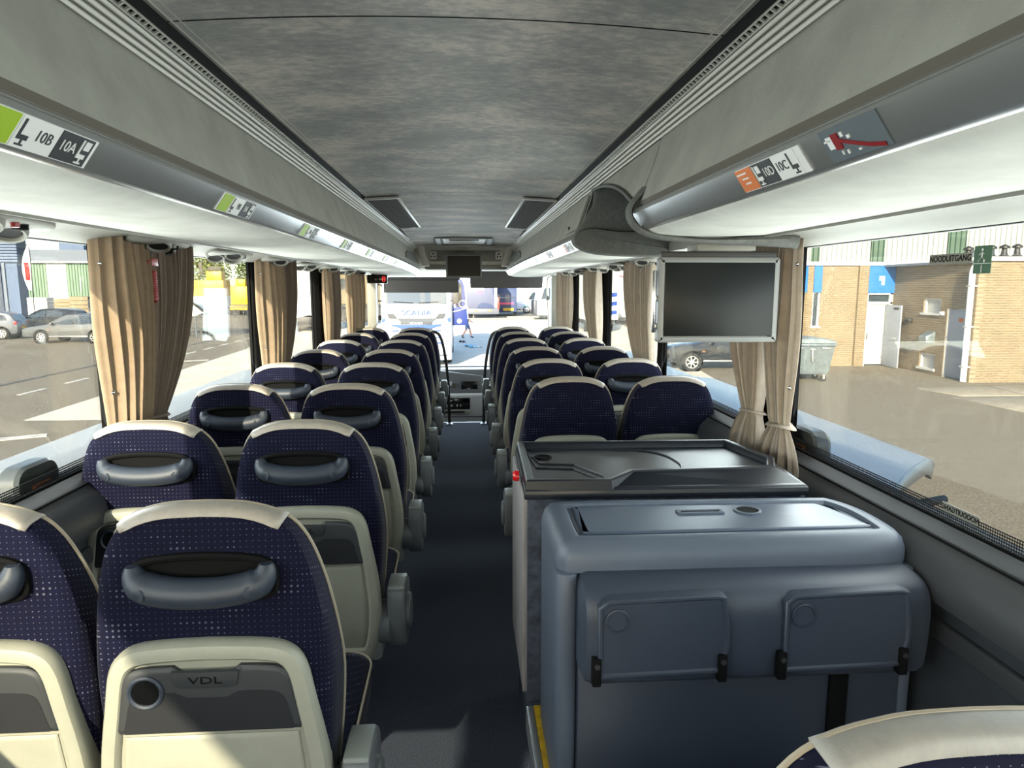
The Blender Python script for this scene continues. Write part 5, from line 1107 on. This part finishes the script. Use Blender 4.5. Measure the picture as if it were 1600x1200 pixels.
uvbox(obj('brick_pilaster', MB().bb(13.98-bx, 14.34-bx, 23.52-by, 23.63-by, 0, ZT1-bz), 'brick', BB, smooth=False))
# wall 3 brick pieces near enough to pick out: the toothed corner bond
for k in range(26):
    z = GZ+.02+.135*k
    if z < ZT1-.1: obj('brick', MB().bb(15.045-bx, 15.26-bx, 19.188-by, 19.21-by, z-bz, z+.062-bz), 'brick', BB, smooth=False)
w1box('coping', 11.7, 15.6, ZT1, ZT1+.12, 23.52, 24.0, 'white'); w2box('coping', -.1, LL, ZT1, ZT1+.12, .08, -.3, 'white'); w1box('coping', 14.95, 26, ZT1, ZT1+.12, 19.1, 19.5, 'white')
obj('flat_roof', MB().bb(14.9-bx, 26-bx, 19.3-by, 26-by, ZT1-bz-.05, ZT1-bz+.02).bb(11.8-bx, 15.6-bx, 23.7-by, 27-by, ZT1-bz-.05, ZT1-bz+.02), 'roofgrey', BB)
# corrugated upper wall
def corr(x0, x1, m, y0=26.2, slope=-.22, z0=ZT1, z1=6.2):
    pts = []; x = x0; pitch = .17
    while x < x1-1e-6:
        for fx, dy in ((0, 0), (.45, 0), (.55, -.045), (.92, -.045)):
            xx = min(x+fx*pitch, x1); pts.append((xx-bx, y0+slope*(xx-8)-by+dy))
        x += pitch
    pts.append((x1-bx, y0+slope*(x1-8)-by))
    return MB().prism(pts+[(x1-bx, y0+slope*(x1-8)-by+.15), (x0-bx, y0+slope*(x0-8)-by+.15)], z0-bz, z1-bz, axis='Z')
edges = [(11.8, 12.95, 'corrw'), (12.95, 13.25, 'corrg'), (13.25, 15.0, 'corrw'), (15.0, 15.46, 'corrg'), (15.46, 17.55, 'corrw'), (17.55, 18.15, 'corrg'), (18.15, 21.5, 'corrw'), (21.5, 22.2, 'corrg'), (22.2, 27, 'corrw')]
for a, b, m in edges: obj('cladding_sheet', corr(a, b, m), m, BB, smooth=False)
# blue panels, windows and doors
w1box('blue_panel', 14.37, 15.34, 1.275, ZT1-.02, 23.56, 23.66, 'bluepaint'); w1box('blue_panel', 12.36, 12.65, 1.30, ZT1-.02, 23.58, 23.66, 'bluepaint'); w1box('blue_panel', 11.95, 12.12, 1.30, ZT1-.02, 23.58, 23.66, 'bluepaint')
obj('house_mark', MB().bb(14.74-bx, 14.94-bx, 23.55-by, 23.565-by, 1.72-bz, 1.88-bz).bb(14.84-bx, 14.94-bx, 23.55-by, 23.565-by, 1.56-bz, 1.72-bz), 'lamp', BB)
nw = w1box('window', 12.38, 12.62, .12, 1.26, 23.72, 23.76, 'carglass'); w1box('window_frame', 12.36, 12.41, .08, 1.28, 23.66, 23.78, 'white', nw); w1box('window_frame', 12.59, 12.64, .08, 1.28, 23.66, 23.78, 'white', nw); w1box('window_sill', 12.32, 12.68, .04, .10, 23.56, 23.8, 'offwhite', nw)
dr = w1box('white_door', 14.38, 15.30, GZ+.05, .90, 23.70, 23.76, 'doorw', BB, .01)
w1box('door_frame', 14.36, 14.43, GZ, 1.27, 23.62, 23.80, 'white', dr); w1box('door_frame', 15.25, 15.33, GZ, 1.27, 23.62, 23.80, 'white', dr); w1box('door_frame', 14.36, 15.33, .88, .96, 23.62, 23.80, 'white', dr); w1box('door_frame', 14.36, 15.33, 1.22, 1.28, 23.62, 23.80, 'white', dr)
w1box('transom_pane', 14.43, 15.25, .96, 1.22, 23.72, 23.75, 'carglass', dr)
obj('door_panel', MB().slab(rrect(.62, 1.75, .03, 3, 14.84-bx, -.22-bz), [(0, .01), (0, -.01), (.02, -.02), (.03, -.005)], lambda u, v, d: (u, 23.70-by+d, v)), 'doorw', dr)
obj('door_lettering', MB().bb(14.62-bx, 15.06-bx, 23.685-by, 23.70-by, .42-bz, .47-bz).bb(14.66-bx, 15.02-bx, 23.685-by, 23.70-by, .33-bz, .37-bz), 'paper', dr)
w1box('door_handle', 14.47, 14.53, -.38, -.16, 23.64, 23.70, 'alu', dr)
lf = w2box('open_door_leaf', -.02, .98, GZ+.02, .86, .20, .25, 'door', BB, .01)
w2box('door_handle', .62, .80, -.33, -.27, .25, .32, 'alu', lf); w2box('lettering_plate', .52, .86, .70, .78, .25, .256, 'ink', lf)
for z in (.55, -.25, -1.0): w2box('hinge', -.03, .03, z-.06, z+.06, .18, .27, 'alu', lf)
for (t0, t1, z0, z1) in h2[:2]:
    v = w2box('louvre_window', t0+.02, t1-.02, z0+.02, z1-.02, -.16, -.12, 'vent2')
    n = 8
    for k in range(n):
        zz = z0+.05+(z1-z0-.1)*k/(n-1)
        obj('louvre', MB().rings([[W2(t0+.06, zz+.02, -.12), W2(t1-.06, zz+.02, -.12), W2(t1-.06, zz-.015, -.085), W2(t0+.06, zz-.015, -.085)], [W2(t0+.06, zz+.026, -.118), W2(t1-.06, zz+.026, -.118), W2(t1-.06, zz-.009, -.083), W2(t0+.06, zz-.009, -.083)]]), 'vent2', v, smooth=False)
    w2box('frame', t0, t0+.06, z0, z1, -.14, -.04, 'offwhite', v); w2box('frame', t1-.06, t1, z0, z1, -.14, -.04, 'offwhite', v); w2box('frame', t0, t1, z1-.05, z1, -.14, -.04, 'offwhite', v); w2box('sill', t0-.05, t1+.05, z0-.02, z0+.05, -.14, .06, 'offwhite', v)
obj('vent_cowl', MB().rings([[W2(2.15, .06, .0), W2(2.6, .06, 0), W2(2.6, -.30, .0), W2(2.15, -.24, 0)], [W2(2.2, -.10, .30), W2(2.6, -.10, .30), W2(2.6, -.30, .28), W2(2.2, -.30, .28)]]), 'bin', BB, bevel=.01)
w2box('wall_lamp', 1.06, 1.30, .30, .44, 0, .14, 'dark', BB, .02); w2box('small_box', 2.80, 2.98, .60, .72, 0, .07, 'white', BB, .01)
d2 = w2box('grey_door', 3.12, 4.0, GZ+.03, .80, -.12, -.07, 'door', BB, .008)
w2box('orange_sign', 3.60, 3.80, .42, .54, -.07, -.062, 'orange', d2); w2box('pink_sign', 3.88, 3.97, .38, .54, -.07, -.062, 'pink', d2); w2box('door_handle', 3.18, 3.30, -.28, -.20, -.07, 0, 'alu', d2); w2box('door_frame', 3.08, 3.13, GZ, .84, -.14, -.02, 'offwhite', d2); w2box('door_frame', 3.99, 4.04, GZ, .84, -.14, -.02, 'offwhite', d2)
obj('downpipe', MB().tube([W2(4.28, 2.10, .05), W2(4.28, 1.98, .10), W2(4.30, 1.86, .12), W2(4.32, GZ+.02, .12)], .085, 12), 'white', BB)
for i in range(3): w2box('pipe_clamp', 4.21, 4.43, -.9+1.2*i, -.86+1.2*i, .02, .215, 'offwhite')
def cowl(x, y, h, label):
    t = thing('roof_vent', label, 'roof vent', (x, y, ZT1+.02), 0, 'roof vents on the brick building')
    obj('stack', MB().lathe([(.16, 0), (.15, h*.35), (.09, h*.62), (.07, h)], (0, 0, 0), (0, 0, 1), 14), 'dark', t)
    obj('hood', MB().lathe([(.19, h*.32), (.17, h*.42), (.08, h*.58)], (0, 0, 0), (0, 0, 1), 14).lathe([(.15, h), (.14, h+.06), (.04, h+.12)], (0, 0, 0), (0, 0, 1), 14), 'dark', t)
for i, (x, h) in enumerate(((15.95, .38), (16.72, .42), (17.15, .44), (17.58, .46))):
    cowl(x, 20.9, h, ('short dark roof vent behind the green exit sign', 'dark roof vent right of the pale duct box', 'middle of the three tall dark roof vents', 'rightmost dark roof vent at the edge of the right window')[i])
db = thing('duct_box', 'pale metal duct box on the brick building roof', 'duct', (16.38, 21.0, ZT1+.03)); obj('box', MB().bb(-.17, .17, -.15, .15, 0, .36), 'bin', db, bevel=.015); obj('flange', MB().bb(-.19, .19, -.17, .17, .33, .37), 'bin', db)

dm = thing('dumpster', 'galvanised waste container on wheels right of the curtain and below the brick wall', 'waste container', (10.4, 20.1, GZ), -.10)
obj('tub', MB().rings([[(a*w, b*d, z) for a, b in ((-1, -1), (1, -1), (1, 1), (-1, 1))] for z, w, d in ((.22, .52, .38), (.30, .56, .42), (1.08, .66, .52), (1.10, .70, .56), (1.15, .70, .56))]), 'bin', dm, bevel=.02)
obj('lid', MB().slab(spline([(-.70, 1.15), (-.66, 1.25), (-.3, 1.33), (.3, 1.33), (.66, 1.24), (.70, 1.15)], 3), [(.03, -.57), (0, -.54), (0, .54), (.03, .57)], lambda u, v, d: (u, d, v)), 'bin', dm)
for s in (-1, 1):
    obj('trunnion', MB().box((s*.40, -.56, 1.03), (.26, .05, .05)), 'alu', dm, bevel=.012)
    for q in (-1, 1):
        c = obj('castor', MB().lathe([(.09, -.025), (.09, .025)], (s*.45, q*.32, .09), (0, 1, 0), 16), 'tyre', dm)
        obj('fork', MB().bb(s*.45-.03, s*.45+.03, q*.32-.04, q*.32+.04, .08, .23), 'alu', c)
obj('latch', MB().box((0, -.545, .80), (.05, .05, .34)).box((0, -.56, .99), (.14, .05, .06)), 'alu', dm, bevel=.01)

# ------------------------------------------------------------------ left side: buildings, flag, yellow machines, shelter, railing
b1 = thing('blue_building', 'blue clad building at the far left behind the parked cars', 'building', (-47, 64, GZ))
obj('lower_wall', MB().bb(-9, 9.7, -4, -2.8, 0, 4.8), 'bluew', b1); 
for k in range(11): obj('cladding_plank', MB().bb(-9.2, 9.95, -4.25, -4.05, 4.85+.24*k, 5.05+.24*k), 'bluew', b1, bevel=.02)
obj('upper_wall', MB().bb(-9.1, 9.85, -4.1, -2.8, 4.8, 7.5), 'bluedk', b1); obj('dark_door', MB().bb(6.0, 8.4, -4.12, -4.0, .0, 4.7), 'bluedk', b1); obj('notice', MB().bb(7.0, 8.0, -4.18, -4.1, 1.7, 2.5), 'paper', b1); obj('corner_post', MB().bb(8.55, 8.75, -4.12, -4.0, 0, 4.8), 'roofgrey', b1)
b2 = thing('green_hall', 'long hall with white and pale green upright cladding behind the cars on the left', 'building', (-38, 80, GZ))
x = -13.0; i = 0
while x < 2:
    m = 'offwhite' if i in (0, 2, 5, 6) else 'ggreen'
    pts = []
    for k in range(7):
        for fx, dy in ((0, 0), (.5, 0), (.6, -.08), (.9, -.08)): pts.append((x+(k+fx)*.31, dy))
    obj('cladding_sheet', MB().prism(pts+[(x+2.17, 0), (x+2.17, .2), (x, .2)], 0, 5.5, axis='Z'), m, b2, smooth=False); x += 2.17; i += 1
obj('walls', MB().bb(-13, 4.3, .2, 6, 0, 5.5), 'offwhite', b2); obj('roof_band', MB().bb(-13.2, 4.4, -.3, 6, 5.5, 6.9), 'roofgrey', b2); obj('gutter', MB().bb(-13.2, 4.4, -.45, -.3, 5.45, 5.65), 'offwhite', b2)
obj('plant_room', MB().bb(-8.2, -5.5, 2, 6, 6.9, 8.2), 'bluew', b2)
w = obj('window', MB().bb(-2.2, -.6, -.14, 0, 2.0, 3.5), 'carglass', b2); obj('mullion', MB().bb(-1.43, -1.37, -.18, -.13, 2.0, 3.5), 'dark', w); obj('frame', MB().bb(-2.25, -.55, -.17, -.1, 3.46, 3.56).bb(-2.25, -.55, -.17, -.1, 1.94, 2.04), 'dark', w)
fl = thing('beach_flag', 'white and red feather flag between the blue building and the green hall', 'flag', (-30.2, 50, GZ))
obj('pole', MB().tube(spline([(0, 0, 0), (0, 0, 2.5), (.05, 0, 5.2), (-.2, 0, 5.8)], 4), .03, 6), 'dark', fl)
obj('cloth', MB().grid(lambda u, v: (.03-u*(.62*math.sin(PI*min(1, .15+.75*v))), .06*math.sin(5*v), 2.6+3.2*v-.35*u*v), 5, 12), 'white', fl, solid=.01)
obj('red_print', MB().grid(lambda u, v: (-.10-u*.3, -.02+.06*math.sin(5*(.25+.35*v)), 3.3+1.2*v), 3, 4), 'tail', fl, solid=.01)
for k, (x, y, w, h, m) in enumerate(((-31.9, 57, 1.5, 1.9, 'crate'), (-30.2, 56, 1.5, 2.1, 'crate'), (-34.5, 58, 1.6, 2.0, 'offwhite'), (-28.9, 55.6, .8, 1.9, 'roofgrey'))):
    t = thing('pallet_stack', ('tan stack of crates behind the grey saloon', 'taller tan stack of crates right behind the grey saloon', 'white wrapped pallet stack beside the blue building', 'narrow grey crate stack right of the tan crates')[k], 'crates', (x, y, GZ))
    obj('pallet', MB().bb(-w/2, w/2, -.5, .5, 0, .14), 'bark', t)
    for q in range(6): obj('crate', MB().bb(-w/2+.03, w/2-.03, -.48, .48, .15+q*(h-.15)/6, .13+(q+1)*(h-.15)/6), m, t, bevel=.02)
sf = thing('yard_railing', 'dark grey steel railing along the pavement on the left', 'railing', (-22, 58, GZ))
obj('top_rail', MB().tube([(-2.5, 0, 1.0), (3.6, 10, 1.0)], .04, 6), 'fencegrey', sf); obj('bottom_rail', MB().tube([(-2.5, 0, .25), (3.6, 10, .25)], .03, 6), 'fencegrey', sf)
for k in range(24): obj('bar', MB().tube([(-2.5+6.1*k/23, 10*k/23, 0), (-2.5+6.1*k/23, 10*k/23, 1.0)], .035, 6), 'fencegrey', sf)
sh = thing('bike_shelter', 'curved white shelter roof with black edge on posts, left side', 'shelter', (-16.2, 40, GZ))
line = spline([(-3.0, 2.65), (-1.5, 2.52), (0, 2.22), (1.0, 1.85), (1.55, 1.42)], 5)
obj('roof', MB().sheet(line, -.9, .9, .06), 'shelter', sh); obj('edge_strip', MB().sheet([(x, z+.03) for x, z in line], -.97, -.9, .14), 'black', sh)
obj('side_skirt', MB().prism(line+[(1.1, 1.22), (-3.0, 1.95)], -.905, -.87), 'shelter', sh); obj('amber_reflector', MB().box((.45, -.98, 2.12), (.22, .03, .2)), 'amber', sh)
for x in (-2.6, -1.2, .1, 1.1):
    for y in (-.8, .8): obj('post', MB().tube([(x, y, 0), (x, y, 1.5 if x > 1 else 1.9)], .05, 8), 'fencegrey', sh)
obj('bench', MB().bb(-.4, 1.3, -.3, .3, .42, .5).bb(-.3, -.2, -.2, .2, 0, .42).bb(1.1, 1.2, -.2, .2, 0, .42), 'dark', sh)
def ymach(label, loc, parts):
    t = thing('yellow_machine', label, 'machine', loc)
    for nm, b, m in parts: obj(nm, MB().bb(*b), m, t, bevel=.06)
    return t
ymach('pale yellow loading machine behind the white shelter', (-26, 72, GZ), (('body', (-1.6, 1.6, -1, 1, 1.9, 3.5), 'yel'), ('upper_boom', (-.2, 1.3, -.6, .6, 3.5, 4.4), 'yel'), ('counterweight', (-1.9, -1.5, -.9, .9, 1.6, 2.9), 'yel'), ('undercarriage', (-1.5, 1.5, -1.1, 1.1, .6, 1.9), 'offwhite'), ('track', (-1.6, 1.6, -1.2, -.8, 0, .7), 'dark'), ('track', (-1.6, 1.6, .8, 1.2, 0, .7), 'dark'), ('exhaust_plate', (-.9, -.5, -.62, -.5, 4.1, 5.3), 'yeld'), ('cab_plate', (.0, 1.3, -.64, -.55, 4.5, 4.9), 'yeld')))
ymach('bright yellow tractor by the tree left of the second tan curtain', (-22, 70, GZ), (('hood', (-1.1, .6, -1, 1, 1.0, 2.9), 'yel'), ('cab', (-.6, .35, -.9, .9, 2.9, 3.6), 'yel'), ('chassis', (-1.2, 1.1, -1.05, 1.05, .55, 1.05), 'yel'), ('tool_box', (.6, 1.2, -.9, .9, 1.05, 1.9), 'yel'), ('belt_line', (-1.15, 1.15, -1.1, -1.0, .98, 1.12), 'yeld'), ('wheel_block', (-1.0, -.4, -1.15, 1.15, 0, .6), 'tyre'), ('wheel_block', (.4, 1.0, -1.15, 1.15, 0, .6), 'tyre')))
def tree(label, loc, h, r, m, seed):
    rnd = random.Random(seed); t = thing('tree', label, 'tree', loc)
    obj('trunk', MB().tube([(0, 0, 0), (.1, 0, h*.3), (-.05, .1, h*.55), (.1, 0, h*.8)], [.28, .22, .15, .05], 8), 'bark', t)
    for k in range(4):
        a = k*1.6; obj('branch', MB().tube([(0, 0, h*(.32+.08*k)), (math.cos(a)*r*.4, math.sin(a)*r*.4, h*(.45+.08*k)), (math.cos(a)*r*.75, math.sin(a)*r*.75, h*(.55+.09*k))], [.11, .07, .03], 6), 'bark', t)
    mb = MB()
    for k in range(2600):
        d = Vector((rnd.gauss(0, 1), rnd.gauss(0, 1), rnd.gauss(0, 1))).normalized()*(rnd.random()**.45)
        lump = 1+.25*math.sin(5*d.x+seed)*math.cos(4*d.z+d.y*5)
        c = Vector((d.x*r*lump, d.y*r*lump, h*.62+d.z*h*.38*lump)); s = r*rnd.uniform(.035, .075)
        R = Matrix.Rotation(rnd.uniform(0, 6), 3, 'Z') @ Matrix.Rotation(rnd.uniform(0, 6), 3, 'X')
        mb.add([c+R @ Vector(q)*s for q in ((-1, -.5, 0), (.2, -.8, .15), (1.1, 0, 0), (0, .8, -.15))], [(0, 1, 2, 3)])
    obj('foliage', mb, m, t, smooth=False, kind='stuff')
tree('green tree behind the bright yellow tractor on the left', (-23.4, 76, GZ), 7.6, 1.7, 'leaf', 3)
tree('pale hazy tree above the pale yellow machine on the left', (-28.2, 78, GZ), 8.2, 2.4, 'leaf2', 5)
tree('pale tree further right beyond the second tan curtain', (-18.6, 82, GZ), 8.4, 2.4, 'leaf2', 8)
wl_ = thing('reflection_lorry', 'white lorry body beyond the third left window', 'truck', (-10.6, 44, GZ))  # added body, stands in for a pale reflection in the glass
obj('box', MB().prism(spline([(-1.0, 1.0), (-1.05, 3.9), (-.6, 4.2)], 3)+[(1.4, 4.3), (1.4, .95), (.6, 1.05), (-.3, .8)], 0, 7, axis='Y'), 'white', wl_, bevel=.04)
obj('skirt', MB().bb(-.9, 1.3, .1, 6.8, .45, .95), 'dark', wl_, bevel=.03)
for x in (-.7, 1.1): obj('wheel', MB().lathe([(.2, -.12), (.48, -.12), (.48, .12), (.2, .12)], (x, 1.3, .48), (1, 0, 0), 18), 'tyre', wl_)
hg = thing('grey_hall', 'grey and beige hall behind the trees and machines on the left', 'building', (-30, 118, GZ))
obj('walls', MB().bb(-2, 24, 0, 14, 0, 6.0), 'crate', hg); obj('roof_band', MB().bb(-2.4, 24.4, -.4, 14, 6.0, 7.4), 'roofgrey', hg)
for i in range(3): obj('window', MB().bb(0+8*i, 3+8*i, -.1, 0, 2.4, 4.2), 'carglass', hg)
